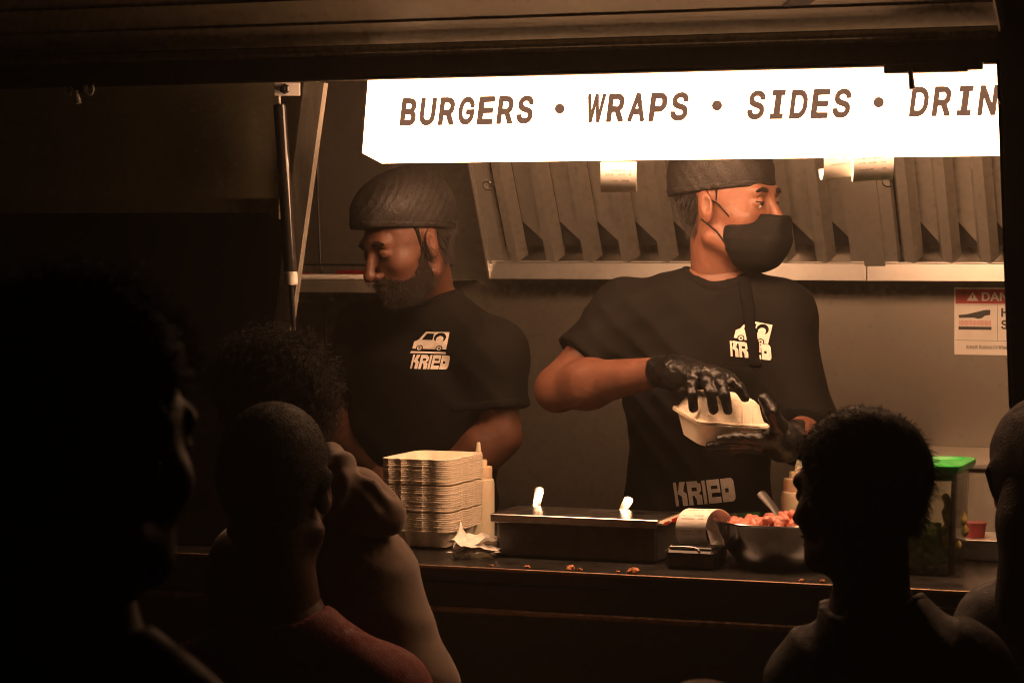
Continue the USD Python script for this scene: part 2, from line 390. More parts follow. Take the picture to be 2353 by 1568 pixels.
# leaning frame bar of the opening, worn metal
def bar_between(p, q, w0, w1, th):
    e = (q - p) / np.linalg.norm(q - p); sx = np.cross(e, A(0, 1, 0)); sx /= np.linalg.norm(sx)
    if sx[0] < 0: sx = -sx
    return trimesh.convex.convex_hull(np.array([o + s * sx * w / 2 + A(0, y, 0) for o, w in ((p, w0), (q, w1)) for s in (-1, 1) for y in (-th, 0)]))
obj('opening_frame', bar_between(K(731, 188, -.004), K(647, 830, -.004), .044, .036, .02), 'worn_bar', truck, label='worn metal bar along the left edge of the opening')
obj('opening_frame', bar_between(K(2293, 133, -.158), K(2322, 935, -.158), .006, .006, .004), 'black_paint', truck)
# room
X0, X1, YB = -1.75, 1.75, 1.42
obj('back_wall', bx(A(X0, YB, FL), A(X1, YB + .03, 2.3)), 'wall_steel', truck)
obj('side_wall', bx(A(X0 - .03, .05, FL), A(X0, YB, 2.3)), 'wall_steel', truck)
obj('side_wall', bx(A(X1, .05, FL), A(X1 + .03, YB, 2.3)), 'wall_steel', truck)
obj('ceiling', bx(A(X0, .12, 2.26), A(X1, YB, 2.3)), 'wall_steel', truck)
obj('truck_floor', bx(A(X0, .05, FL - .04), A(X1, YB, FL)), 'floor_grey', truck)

# awning, hinged above the opening and raised towards the viewer
aw = thing('awning', 'raised dark metal awning with ribbed underside above the serving opening', 'awning')
S = A(0, -.75, .55); S = S / np.linalg.norm(S); NU = np.cross(A(1, 0, 0), S)
NU = -NU if NU[2] > 0 else NU       # outward normal of the underside
H = A(0, -.125, BZ + .069); xl, xr = K(-1300, 0, -.15)[0], K(2291, 60, -.17)[0]
def slab(s0, s1, n0, n1, x0=xl, x1=xr):
    return trimesh.convex.convex_hull(np.array([A(x, 0, 0) + H + S * s + NU * n for x in (x0, x1) for s in (s0, s1) for n in (n0, n1)]))
obj('panel', slab(0.0, 1.1, -.02, 0), 'awning_paint', aw)
obj('hinge_flange', trimesh.convex.convex_hull(np.array([A(x, y, z) for x in (xl, xr) for y, z in ((-.1335, BZ + .047), (-.146, BZ + .052), (-.146, BZ + .058), (-.1335, BZ + .066))])), 'awning_trim', aw)
for s in (.055, .125, .21, .30): obj('rib', slab(s, s + .010, 0.0005, .0035), 'awning_paint', aw)
obj('end_cap', slab(0, 1.1, -.02, .03, xr, xr + .004), 'awning_paint', aw)
obj('paint_chip', [frame_mesh(prism(Polygon([(0, 0), (.05, .002), (.075, .022), (.045, .016), (.02, .02)]), 0, .0012), A(K(1790, 77, -.20)[0], 0, 0) + H + S * .07 + NU * .0008, A(1, 0, 0), S, NU)], 'black_paint', aw)

# serving counter with a thin metal edge, front panels below
co = thing('serving_counter', 'long black serving counter with a thin worn metal front edge', 'counter')
cx0, cx1 = -1.55, 1.6
obj('counter_top', bx(A(cx0, -.098, CT - .03), A(cx1, .46, CT), .003), 'counter_black', co)
obj('edge_strip', bx(A(cx0, -.1035, CT - .006), A(cx1, -.0985, CT + .0005), .001), 'edge_metal', co)
xs = K(1905, 1340, -.10)[0]
obj('front_panel', bx(A(cx0, -.094, CT - .38), A(xs - .002, -.06, CT - .034)), 'counter_front', co)
obj('front_panel', bx(A(xs + .003, -.092, CT - .38), A(cx1, -.06, CT - .034)), 'counter_front', co)
obj('panel_edge', bx(A(xs - .0018, -.099, CT - .12), A(xs + .0028, -.058, CT - .008)), 'edge_metal', co)
obj('trim', bx(A(cx0, -.104, CT - .090), A(xs - .004, -.095, CT - .078), .003), 'edge_metal', co)
obj('support', [bx(A(x, .30, FL), A(x + .05, .40, CT - .031)) for x in (-1.3, 0, 1.3)], 'counter_front', co)
for i, (u, s) in enumerate(((1212, .006), (1310, .009), (1332, .005), (1455, .011), (1130, .004), (1420, .004), (1842, .005), (1890, .006))):
    c = trimesh.creation.icosphere(1, s); c.vertices *= A(1, .8, .6); c.vertices += RNG.normal(0, s * .12, c.vertices.shape)
    p = K(u, 1310, -.08); c.apply_translation(A(p[0], -.082, CT + s * .5))
    lab = ['crumb at the left end of the counter edge', 'flat orange crumb on the counter edge in front of the pan', 'small crumb just right of the flat orange one', 'largest orange crumb on the counter edge near the black printer',
           'tiny crumb nearest the tan hoodie on the counter edge', 'tiny crumb left of the largest orange crumb', 'pale crumb on the counter edge below the bowl', 'pale crumb at the panel seam on the counter edge'][i]
    tag(obj('crumb', c, 'crumb'), lab, 'crumb', 'food crumbs on the counter edge')

# ------------------------------------------------------------------ lit menu sign
sign = thing('menu_sign', 'long glowing white lightbox sign reading burgers, wraps, sides and drinks', 'lit sign')
SY = -.110
a0, b0 = K(832, 348, SY), K(2300, 348, SY)
zt, zb = 2.13, K(1176, 345, SY)[2] - .001
sx0, sx1 = a0[0], b0[0] + .50
prof = Polygon([(SY, zt), (SY, zb), (SY + .10, zb - .017), (SY + .125, zb - .010), (SY + .125, zt)])
gl = trimesh.creation.extrude_polygon(prof, sx1 - sx0); v = np.asarray(gl.vertices)
gl = trimesh.Trimesh(np.stack([v[:, 2] + sx0, v[:, 0], v[:, 1]], 1), gl.faces, process=False); gl.fix_normals()
# the left end leans in a little at the top
gv = np.asarray(gl.vertices).copy(); lft = gv[:, 0] < sx0 + .01; gv[lft, 0] += (gv[lft, 2] - zb) * .085; gl.vertices = gv
obj('light_panel', gl, 'sign_glow', sign)
obj('unseen_lamp_panel', [bx(A(sx0 + .05, SY + .127, zb - .008), A(sx1, SY + .135, zt - .02)), bx(A(sx0 + .05, SY + .136, zb + .022), A(sx1, SY + .20, zb + .030))], 'unseen_lamp', sign)  # unseen lamp panel and strip added behind the sign, lighting the kitchen
def word(txt, u0, u1, v_top, v_bot):
    """monospaced slanted capitals between two photograph columns"""
    p0, p1 = K(u0, v_bot, SY), K(u1, v_bot, SY); W = p1[0] - p0[0]
    h = .0535; n = len(txt); w = W / (n - .12) ; ms = []
    for i, ch in enumerate(txt):
        cw, ch_ = w * .80, h
        if ch == 'I':
            t = .012; g = union_all([sbox(cw / 2 - t / 2, 0, cw / 2 + t / 2, h), sbox(.12 * cw, 0, .88 * cw, t * .85), sbox(.12 * cw, h - t * .85, .88 * cw, h)])
        else:
            g = cell(ch, cw * (1.06 if ch == 'W' else 1), h, 4)
        g = affinity.affine_transform(g, [1, .13, 0, 1, i * w, 0])
        m = prism(g, 0, .002)
        ms.append(frame_mesh(m, A(p0[0], SY - .0025, p0[2]), A(1, 0, 0), A(0, 0, 1), A(0, -1, 0)))
    for c, m in zip(txt, ms): obj('letter', m, 'sign_letter', sign)
LB = K(920, 289, SY)[2]
def vb(u): return VH - (LB - CAM[2]) * F / ((SY - CAM[1]) / (VD[1] + (u - PW / 2) / F * VR[1]))
word('BURGERS', 919, 1226, 0, vb(919)); word('WRAPS', 1345, 1582, 0, vb(1345)); word('SIDES', 1715, 1955, 0, vb(1715)); word('DRINKS', 2088, 2398, 0, vb(2088))
for u in (1287, 1648, 2019):
    p = K(u, vb(u) - 26, SY)
    obj('dot', frame_mesh(prism(Point(0, 0).buffer(.0095), 0, .002), A(p[0], SY - .0025, LB + .027), A(1, 0, 0), A(0, 0, 1), A(0, -1, 0)), 'sign_letter', sign)
obj('hanger', [bx(A(x, SY + .05, zt + .0005), A(x + .02, SY + .07, 2.2585 if False else BZ + .1385)) for x in (-.4, .5)], 'black_paint', sign)
rail = bx(A(sx0 + .1, SY + .202, zb - .006), A(sx1 - .02, SY + .214, zb + .02), .002)
tag(obj('ticket_rail', rail, 'edge_metal'), 'thin metal order ticket rail behind the bottom of the lit sign', 'rail')

# ------------------------------------------------------------------ latches hanging from the beam
def latch(u, label, w, tail, lean):
    p = K(u, 172, -.165); t = thing('latch', label, 'latch', 'toggle latches under the beam')
    c = A(p[0], -.14, BZ)
    obj('plate', bx(c + A(-w, -.004, -.013), c + A(w, .012, .004), .002), 'beam_paint', t)
    if w > .04: obj('catch', bx(c + A(w * .45, -.004, -.010), c + A(w * 1.35, .010, .004), .002), 'beam_paint', t)
    obj('pin', tube([c + A(-w * .35, -.006, -.008), c + A(-w * .35 + lean, -.008, -tail)], [.0045, .0058], 10), 'zinc' if w < .04 else 'beam_paint', t)
    return t, c
latch(2120, 'black toggle latch with hanging pin in front of the lit sign', .075, .042, .004)
t, c = latch(168, 'small bright toggle latch hanging on the dark left wall', .012, .034, .007)
for dx in (-.024, .026):
    a = np.linspace(0, math.pi * 1.5, 14) + math.pi * .75
    obj('ring', tube([c + A(dx + .0085 * math.cos(q), -.004, -.006 + .011 * math.sin(q)) for q in a], .0022, 8), 'zinc', t)
# ------------------------------------------------------------------ gas strut with its bracket
st = thing('gas_strut', 'gas strut with black rod and bolted plate at the left of the opening', 'strut')
Y = -.045
pl = [K(627, 190, Y), K(681, 219, Y)]
bp_ = bx(A(pl[0][0], Y - .004, pl[1][2]), A(pl[1][0], Y, pl[0][2]), .001); bp_.apply_transform(trimesh.transformations.rotation_matrix(math.radians(24), [0, 0, 1], [(pl[0][0] + pl[1][0]) / 2, Y + .012, 0]))
obj('bracket_plate', bp_, 'zinc', st)
pc = K(655, 204, Y - .006)
obj('bolt', [lathe([(.011, 0), (.011, .006), (.0085, .008), (.0085, .016)], pc, 6, A(.25, -1, 0)), lathe([(.005, .016), (.005, .024), (.004, .026)], pc, 12, A(.25, -1, 0))], 'strut_black', st)
obj('rod_end', tube([K(640, 214, Y), K(642, 242, Y)], .0032), 'zinc', st)
obj('cylinder', lathe([(.004, 0), (.0120, .003), (.0132, .008), (.0132, np.linalg.norm(K(642, 236, Y) - K(667, 622, Y)))], K(642, 236, Y), 24, K(667, 622, Y) - K(642, 236, Y)), 'strut_black', st, smooth=40)
obj('end_sleeve', lathe([(.0134, 0), (.0138, .001), (.0138, .022), (.0125, .026)], K(667, 624, Y), 24, K(667, 622, Y) - K(642, 236, Y)), 'zinc', st, smooth=40)
obj('piston_rod', tube([K(668, 645, Y), K(676, 780, Y), K(686, 950, Y)], .0052), 'strut_black', st, smooth=40)

# ------------------------------------------------------------------ exhaust hood with baffle filters
hood = thing('exhaust_hood', 'steel exhaust hood with rows of slanted baffle filters behind the cooks', 'exhaust hood')
B0 = A(0, 1.27, K(1500, 590, 1.27)[2]); FU = A(0, -.127, .227); FU = FU / np.linalg.norm(FU); FN = A(0, -FU[2], FU[1]); FN = FN if FN[1] < 0 else -FN
def fbox(x0, x1, s0, s1, n0, n1):
    return trimesh.convex.convex_hull(np.array([A(x, 0, 0) + B0 + FU * s + FN * n for x in (x0, x1) for s in (s0, s1) for n in (n0, n1)]))
def channel(x0, x1, s0, s1, d, lip, face_out=True):
    """a folded sheet: face with two lips"""
    th = .0022; n1 = d if face_out else 0
    return [fbox(x0, x1, s0, s1, n1 - th, n1), fbox(x0, x0 + th, s0, s1, n1 - th - lip if face_out else n1, n1 - th if face_out else n1 + lip), fbox(x1 - th, x1, s0, s1, n1 - th - lip if face_out else n1, n1 - th if face_out else n1 + lip)]
LEN = .44
def module(xa, xb):
    obj('filter_frame', [fbox(xa, xa + .03, 0, LEN, -.002, .030), fbox(xb - .03, xb, 0, LEN, -.002, .030), fbox(xa + .03, xb - .03, LEN - .03, LEN, -.002, .030)], 'baffle_steel', hood)
    obj('filter_back', fbox(xa, xb, 0, LEN, -.060, -.057), 'gap_dark', hood)  # dark of the deep gaps between baffles, put into this sheet's colour
    n = max(1, round((xb - xa - .06) / .094)); p = (xb - xa - .06) / n
    for i in range(n):
        x = xa + .03 + i * p
        prof = [(x + .004, -.004), (x + .016, .030), (x + .040, .034), (x + .054, -.004)]
        ms = []
        for (xa_, na), (xb_, nb) in zip(prof, prof[1:]):
            ms.append(trimesh.convex.convex_hull(np.array([A(xx, 0, 0) + B0 + FU * s_ + FN * (nn_ - dn) for (xx, nn_) in ((xa_, na), (xb_, nb)) for s_ in (.004, LEN - .031) for dn in (0, .002)])))
        obj('baffle', ms, 'baffle_steel', hood)
        xr0, xr1 = x + .046, x + p + .010
        obj('rear_baffle', trimesh.convex.convex_hull(np.array([A(xx, 0, 0) + B0 + FU * s_ + FN * (-.030 - dn) for xx, s_ in ((xr0, .085), (xr1, .010), (xr1, LEN - .031), (xr0, LEN - .031)) for dn in (0, .002)])), 'baffle_steel', hood)
    for q in (.24, .76):
        c = A(xa + (xb - xa) * .03, 0, 0) + B0 + FU * (LEN * .50) + FN * .03
        if q < .5: obj('pull_ring', tube([c + .012 * (math.cos(a) * A(1, 0, 0) + math.sin(a) * FU) + FN * .004 for a in np.linspace(0, 5.5, 12)], .002, 6), 'polished', hood)
mx = [K(1140, 590, 1.27)[0], K(1990, 590, 1.27)[0], K(2040, 600, 1.27)[0]]
module(mx[0], mx[1]); module(mx[2], mx[2] + .86)
obj('mullion', fbox(mx[1] + .001, mx[2] - .001, -.004, LEN, -.004, .034), 'baffle_steel', hood)
hx0, hx1 = K(1128, 640, 1.25)[0], mx[2] + .9
zl1, zl0 = B0[2] - .004, K(1500, 641, 1.25)[2]
def lip_part(xa, xb):
    obj('grease_trough', [bx(A(xa, 1.243, zl0), A(xb, 1.247, zl1 - .008)), bx(A(xa, 1.239, zl1 - .010), A(xb, 1.285, zl1 - .0055), .0015), bx(A(xa, 1.248, zl0), A(xb, YB, zl0 + .003))], 'steel', hood)
lip_part(hx0, mx[1] + .005); lip_part(mx[1] + .008, hx1)
obj('side_sheet', trimesh.convex.convex_hull(np.array([p + A(dx, 0, 0) for p in (A(hx0, 1.243, zl0), A(hx0, YB, zl0), A(hx0, YB, 2.25), A(hx0, 1.0, 2.25), B0 * A(0, 1, 1) + A(hx0, 0, 0) + FU * LEN + FN * .034, B0 * A(0, 1, 1) + A(hx0, 0, 0) + FN * .034) for dx in (-.004, 0)])), 'steel', hood)
obj('side_strip', fbox(hx0 + .001, mx[0] - .001, -.006, LEN, -.004, .032), 'baffle_steel', hood)
tp = B0 + FU * LEN
obj('canopy', bx(A(hx0, tp[1] - .05, tp[2] + .002), A(hx1, YB, 2.258)), 'steel', hood)

# ------------------------------------------------------------------ left: shelf, packet, cable
sh = thing('wall_shelf', 'steel wall shelf with a folded front lip behind the left cook', 'shelf')
ys = 1.0
pa, pb = K(560, 655, ys), K(868, 655, ys)
zlo, zhi = K(780, 671, ys)[2], K(780, 642, ys)[2]
obj('shelf_lip', bx(A(pa[0], ys, zlo), A(pb[0], ys + .004, zhi), .001), 'worn_bar', sh)
obj('shelf_plate', bx(A(pa[0], ys + .0045, zhi - .005), A(pb[0] + .1, YB - .001, zhi - .002)), 'steel', sh)
pz = K(760, 605, 1.30)
obj('back_rail', bx(A(pa[0], 1.30, pz[2] - .006), A(pb[0] + .08, 1.306, pz[2]), .001), 'polished', sh)
obj('bracket', [bx(A(x, 1.05, zhi - .06), A(x + .02, YB - .001, zhi - .0055)) for x in (pa[0] + .05, pb[0])], 'steel', sh)
p1 = K(690, 632, 1.12); p2 = K(840, 628, 1.12)
pk = thing('food_packet', 'long flat white packet with a red end lying on the wall shelf', 'packet')
obj('wrapper', bx(A(p1[0] + .02, 1.06, zhi + .0005), A(p2[0], 1.16, zhi + .012), .004), 'paper', pk)
obj('red_end', bx(A(p1[0] - .04, 1.055, zhi + .0005), A(p1[0] + .0195, 1.165, zhi + .016), .004), 'red_plastic', pk)
tag(obj('red_tray', bx(A(p1[0] + .06, 1.20, zhi + .0005), A(p2[0] - .01, 1.285, zhi + .022), .003), 'red_plastic'), 'low red tray at the back of the wall shelf', 'tray')
tag(obj('cable', tube([K(728, 300, 1.38), K(730, 440, 1.38), K(736, 600, 1.38), K(744, 700, 1.38), K(751, 860, 1.38), K(754, 1100, 1.38)], .0045, 8), 'cable_black', smooth=True), 'thin black cable hanging down the steel wall past the shelf', 'cable')

# ------------------------------------------------------------------ danger notice on the back wall
dg = thing('danger_notice', 'red and white danger hot surface notice stuck on the steel wall', 'notice')
ny = YB - .0015
n0, n1 = K(2192, 659, ny), K(2193, 813, ny)
NW, NH = .245, n0[2] - n1[2]
def note(poly, m, z, name):
    obj(name, frame_mesh(prism(poly, 0, .0006), A(n0[0], ny - z, n1[2]), A(1, 0, 0), A(0, 0, 1), A(0, -1, 0)), m, dg)
note(sbox(0, 0, NW, NH), 'danger_white', .0, 'sheet')
note(sbox(.003, NH * .76, NW - .003, NH - .004), 'danger_red', .0007, 'header')
tri = Polygon([(.030, NH * .80), (.058, NH * .80), (.044, NH * .93)])
note(tri.difference(sbox(.0425, NH * .84, .0455, NH * .89)), 'danger_white', .0014, 'warning_triangle')
note(cell('DANGER', .125, NH * .13, 3, .066, NH * .80), 'danger_white', .0014, 'lettering')
note(Polygon([(.010, .095), (.012, .088), (.045, .089), (.058, .0865), (.066, .088), (.074, .094), (.086, .096), (.086, .108), (.075, .108), (.055, .103), (.03, .097)]), 'danger_black', .0007, 'hand_symbol')
wv = union_all([LineString([(x, .070), (x + .001, .073), (x - .001, .076), (x + .001, .079), (x, .082)]).buffer(.0006) for x in np.arange(.013, .088, .0032)])
note(wv, 'wave_pink', .0007, 'heat_waves')
note(sbox(.010, .060, .089, .0675), 'danger_black', .0007, 'hot_plate')
note(cell('HOT', .062, .022, 3, .112, .091), 'danger_black', .0007, 'lettering'); note(cell('SURFACE', .120, .022, 3, .112, .062), 'danger_black', .0007, 'lettering')
note(union_all([sbox(.002, NH * .745, NW - .002, NH * .748), sbox(.002, .034, NW - .002, .0348), sbox(.103, .034, .1038, NH * .745)]), 'danger_black', .0007, 'ruled_lines')
note(cell('Azimuth Business On Wheels Pvt. Ltd.', .135, .0095, 1, .028, .014), 'danger_black', .0007, 'lettering')

# ------------------------------------------------------------------ curled order tickets hanging under the sign
def dashes(c, nn, side, width, rows, seed):
    r = np.random.default_rng(seed); ms = []
    for k in rows:
        x = -.36
        while x < .34:
            w = r.uniform(.03, .10)
            if r.uniform() < .75:
                p = c[k] + side * (x + w / 2) * width + nn[k] * .0006; t = c[min(k + 1, len(c) - 1)] - c[k]; t /= np.linalg.norm(t)
                ms.append(frame_mesh(bx(A(-w * width / 2, -.0006, 0), A(w * width / 2, .0006, .0003)), p, side, t, nn[k]))
            x += w + .03
    return ms
def ticket(u0, u1, v, y, rad, tilt, a0, a1, label, seed):
    p, q = K(u0, v, y), K(u1, v - tilt, y + .02); side = (q - p) / np.linalg.norm(q - p); w = np.linalg.norm(q - p); c0 = (p + q) / 2
    back = np.cross(A(0, 0, 1), side); back /= np.linalg.norm(back)
    path = [c0 + rad * (math.cos(a) * -back + math.sin(a) * A(0, 0, 1)) * (1 + .06 * i) for i, a in enumerate(np.linspace(a0, a1, 9))]
    m, c, nn = strip(path, side, w)
    t = thing('order_ticket', label, 'paper ticket', 'curled order tickets under the sign')
    obj('paper', m, 'paper', t, smooth=50)
    ms = dashes(c, nn, side, w, (12, 14, 17), seed) + dashes(c, -nn, side, w, (12, 14, 17), seed)
    obj('print', ms, 'paper_ink', t)
ticket(1380, 1462, 402, -.035, .024, 0, math.radians(110), math.radians(-190), 'curled white order ticket hanging alone above the gap between the cooks', 1)
ticket(1887, 1953, 372, -.035, .024, 6, math.radians(100), math.radians(-160), 'smaller curled order ticket of the pair right of the masked cook', 2)
ticket(1958, 2050, 374, -.045, .026, 7, math.radians(100), math.radians(-190), 'larger curled order ticket of the pair right of the masked cook', 3)

# ------------------------------------------------------------------ counter: stack of takeout trays
def outline(n=110, w=.148, d=.205, r=.026, off=0.0):
    base = sbox(-w / 2 + r, -d / 2 + r, w / 2 - r, d / 2 - r).buffer(r + off, quad_segs=12)
    for cx in (-.040, -.012, .030): base = base.difference(Point(cx, -d / 2 - off - .0085).buffer(.0150))   # fluted front
    for cy in (-.02, .045): base = base.difference(Point(w / 2 + off + .013, cy).buffer(.018))
    L = base.exterior; P = np.array([L.interpolate(t, normalized=True).coords[0] for t in np.arange(n) / n])
    return P
R0 = outline(off=0.0); cen = A(0, 0)
def ring(o, z):
    dlen = np.linalg.norm(R0, axis=1, keepdims=True)
    return np.hstack([R0 * (1 + o / dlen), np.full((len(R0), 1), z)])
def tray_mesh():
    rings = [ring(.0032, -.0036), ring(.0040, -.0018), ring(.0036, -.0002), ring(-.004, 0), ring(-.006, -.003), ring(-.022, -.034), ring(-.024, -.0355), ring(-.008, -.0045), ring(-.006, -.0018)]
    m1 = loft(rings, False, False, closed=True)
    bot = loft([ring(-.0225, -.0342), ring(-.0225, -.0354)])
    return trimesh.util.concatenate([m1, bot])
xc = K(1030, 1180, .10)[0] - .074; yc = .10 + .1025
NT, SP = 33, .0043
tm = tray_mesh(); first = None; z = CT + .036
for i in range(NT):
    z += SP + (.003 if i in (9, 21) else 0)
    lab = 'white takeout tray in the tall nested stack'
    if i == NT - 1: lab = 'topmost white takeout tray of the tall nested stack'
    if i == 0: lab = 'bottom white takeout tray of the tall nested stack'
    loc = A(xc + RNG.normal(0, .0004), yc + RNG.normal(0, .0004), z)
    if first is None:
        first = thing('takeout_tray', lab, 'takeout tray', 'nested stack of white takeout trays', loc); obj('shell', tm, 'bagasse', first, smooth=35)
    else: copy_of(first, 'takeout_tray', loc, lab, 'takeout tray', 'nested stack of white takeout trays', rotz=RNG.normal(0, .15))

# squeeze bottles
def bottle(loc, label, lean=0.0, s=1.0, src=[]):
    if src:
        x = copy_of(src[0], 'squeeze_bottle', loc, label, 'squeeze bottle', 'squeeze bottles on the counter'); x.AddRotateYOp().Set(lean); return x
    t = thing('squeeze_bottle', label, 'squeeze bottle', 'squeeze bottles on the counter', loc)
    obj('body', lathe([(.030, 0), (.034, .003), (.034, .112), (.032, .121), (.027, .124)], A(0, 0, 0), 32), 'bottle_plastic', t, smooth=35)
    obj('collar', lathe([(.0292, .1245), (.0292, .146), (.028, .148)], A(0, 0, 0), 32), 'collar_plastic', t, smooth=35)
    obj('shoulder', lathe([(.0185, .1485), (.0185, .160), (.0175, .162)], A(0, 0, 0), 24), 'bottle_plastic', t, smooth=35)
    obj('nozzle', lathe([(.0085, .1625), (.0035, .198), (.0025, .199)], A(0, 0, 0), 16), 'bottle_plastic', t, smooth=35)
    src.append(t); return t
def on_counter(u, y): p = K(u, 1200, y); return A(p[0], y, CT)
bottle(on_counter(1099, .365), 'cream squeeze bottle between the tray stack and the steel pan')
bottle(on_counter(1001, .44), 'squeeze bottle behind the tray stack with only its nozzle showing')
bottle(on_counter(1828, .33), 'cream squeeze bottle behind the food bowl beside the right customer', 2)

# crumpled napkins between stack and pan
def sheet(cu, cv, y, w, d, seed, peak=0.0, z0=0.0):
    r = np.random.default_rng(seed); n = 18; gx, gy = np.meshgrid(np.linspace(-1, 1, n), np.linspace(-1, 1, n), indexing='ij')
    ph = r.uniform(0, 6, 6)
    zz = .006 * (np.sin(2.2 * gx + 1.7 * gy + ph[0]) + .7 * np.sin(3.9 * gx - 2.6 * gy + ph[1]) + .35 * np.sin(8 * gx + 5 * gy + ph[2])) + .013
    if peak:
        q = np.exp(-(((gx + .72) / .22) ** 2 + ((gy + .1) / .55) ** 2)); zz += peak * q ** 1.3; gx = gx - .10 * q
    p = K(cu, cv, y); top = np.stack([p[0] + gx * w / 2 + .004 * np.sin(5 * gy + ph[3]), y + gy * d / 2 + .004 * np.sin(6 * gx + ph[4]), CT + z0 + np.maximum(zz, .001)], -1).reshape(-1, 3)
    bot = top - A(0, 0, .0008); f = []
    for i in range(n - 1):
        for j in range(n - 1):
            a, b, c, e = i * n + j, (i + 1) * n + j, (i + 1) * n + j + 1, i * n + j + 1
            f += [[a, b, c], [a, c, e]]
    f = np.array(f); edge = [i * n for i in range(n)] + [(n - 1) * n + j for j in range(1, n)] + [i * n + n - 1 for i in range(n - 2, -1, -1)] + [j for j in range(n - 2, 0, -1)]
    side = []
    for a, b in zip(edge, edge[1:] + edge[:1]): side += [[a, b, b + n * n], [a, b + n * n, a + n * n]]
    m = trimesh.Trimesh(np.vstack([top, bot]), np.vstack([f, f[:, ::-1] + n * n, side]), process=False); m.fix_normals(); return m
for i, (u, y, w, d, sd, pk_, z0, lab) in enumerate(((1094, .05, .085, .09, 3, .050, .020, 'white paper napkin with a raised pointed corner beside the tray stack'), (1096, .045, .088, .10, 8, 0, .009, 'middle paper napkin of the crumpled pile beside the tray stack'), (1098, .05, .082, .10, 12, 0, 0, 'lowest paper napkin of the crumpled pile beside the tray stack'))):
    tag(obj('paper_napkin', sheet(u, 1240, y, w, d, sd, pk_, z0), 'paper', smooth=30), lab, 'napkin', 'crumpled napkins beside the tray stack')

# lidded steel pan with two spoons
pan = thing('food_pan', 'dark rectangular food pan with a flat steel lid on the counter', 'food pan')
px0, px1 = K(1140, 1230, .06)[0], K(1509, 1230, .06)[0]; py0, py1, pzt = .06, .225, CT + .086
obj('pan_body', bx(A(px0, py0, CT + .0005), A(px1, py1, pzt - .012), .006), 'pan_dark', pan)
obj('pan_rim', bx(A(px0 - .004, py0 - .002, pzt - .0115), A(px1 + .014, py1 + .004, pzt - .0035), .003), 'tub_plastic', pan)
obj('lid', [bx(A(px0 - .009, py0 - .009, pzt - .003), A(px1 + .004, py1 - .012, pzt), .0012), bx(A(px0 - .009, py0 - .010, pzt - .016), A(px1 + .002, py0 - .0075, pzt - .0005), .001)], 'lid_steel', pan)
obj('sauce_stain', [bx(A(px1 + .0132, y, pzt - .011), A(px1 + .0150, y + l, pzt - .005 + h)) for y, l, h in ((py0 + .004, .03, 0), (py0 + .055, .05, .001), (py0 + .12, .02, 0))], 'sauce_red', pan)
def spoon(p, q, w, label, m='polished', bowl=True):
    """a flat handle with a rounded end at q"""
    t = thing('spoon', label, 'spoon', 'spoons in the food'); e = (q - p); L = np.linalg.norm(e); e /= L
    s = VR - e * (VR @ e); s /= np.linalg.norm(s); n = np.cross(s, e)
    g = LineString([(0, 0), (0, L - w * .5)]).buffer(w * .5, quad_segs=8); g = affinity.scale(g, 1, 1)
    pts = np.array(g.exterior.coords)[:-1]; pts[:, 0] *= .55 + .45 * np.clip(pts[:, 1] / L, 0, 1)
    g = Polygon(pts)
    m1 = prism(g, -.0009, .0009).subdivide(); vv = np.asarray(m1.vertices).copy(); vv[:, 2] += 18 * vv[:, 0] ** 2 - 2.2 * (vv[:, 1] - L * .6) ** 2; m1.vertices = vv
    obj('handle', frame_mesh(m1, p, s, e, n), m, t, smooth=40)
    b = lathe([(.0001, -.006), (.012, -.004), (.018, 0), (.0172, 0), (.011, -.003), (.0001, -.005)], A(0, 0, 0), 20)
    obj('spoon_bowl', frame_mesh(b, p - e * .016, s, e * 1.25, n), m, t, smooth=40)
zin = pzt - .045
def leaned(u0, v0, u1, v1, y0, dy): return K(u0, v0, y0), K(u1, v1, y0 + dy)
a, b = leaned(1232, 1162, 1240, 1117, .222, .030); spoon(a + (a - b) * .5, b, .021, 'bright spoon handle standing at the left rear of the steel pan')
a, b = leaned(1432, 1170, 1447, 1140, .222, .020); spoon(a + (a - b) * .9, b, .021, 'bright spoon handle leaning at the right rear of the steel pan')

# receipt printer with curling strip
pr = thing('receipt_printer', 'small black receipt printer with a chrome bar at the counter front', 'printer')
rx0, rx1 = K(1527, 1270, .0)[0], K(1638, 1270, .0)[0]
obj('case', bx(A(rx0, .002, CT + .0005), A(rx1, .105, CT + .038), .006), 'printer_black', pr)
obj('cover', bx(A(rx0 + .006, .006, CT + .0385), A(rx1 - .004, .050, CT + .043), .003), 'printer_black', pr)
obj('chrome_bar', tube([A(rx0 + .002, -.001, CT + .033), A(rx0 + .006, -.003, CT + .041), A(rx0 + .014, -.003, CT + .0435), A(rx1 - .038, -.003, CT + .0435), A(rx1 - .030, -.003, CT + .041), A(rx1 - .026, -.001, CT + .033)], .0024, 8), 'polished', pr, smooth=50)
rc = thing('receipt_strip', 'long white printed receipt curling out of the black printer', 'receipt')
xq = (rx0 + rx1) / 2 - .004
path = [A(xq, .052, CT + .044), A(xq - .003, .035, CT + .072), A(xq + .001, .045, CT + .098), A(xq + .010, .082, CT + .108), A(xq + .022, .122, CT + .092), A(xq + .032, .135, CT + .06), A(xq + .045, .120, CT + .03), A(xq + .060, .095, CT + .004)]
sd_ = A(.97, .12, 0); sd_ /= np.linalg.norm(sd_)
m, c, nn = strip(path, sd_, .058, n=60)
obj('paper', m, 'paper', rc, smooth=50)
sg = 1 if nn[8][1] < 0 else -1
obj('print', dashes(c, sg * nn, sd_, .058, (6, 8, 15, 17, 22), 5), 'paper_ink', rc)

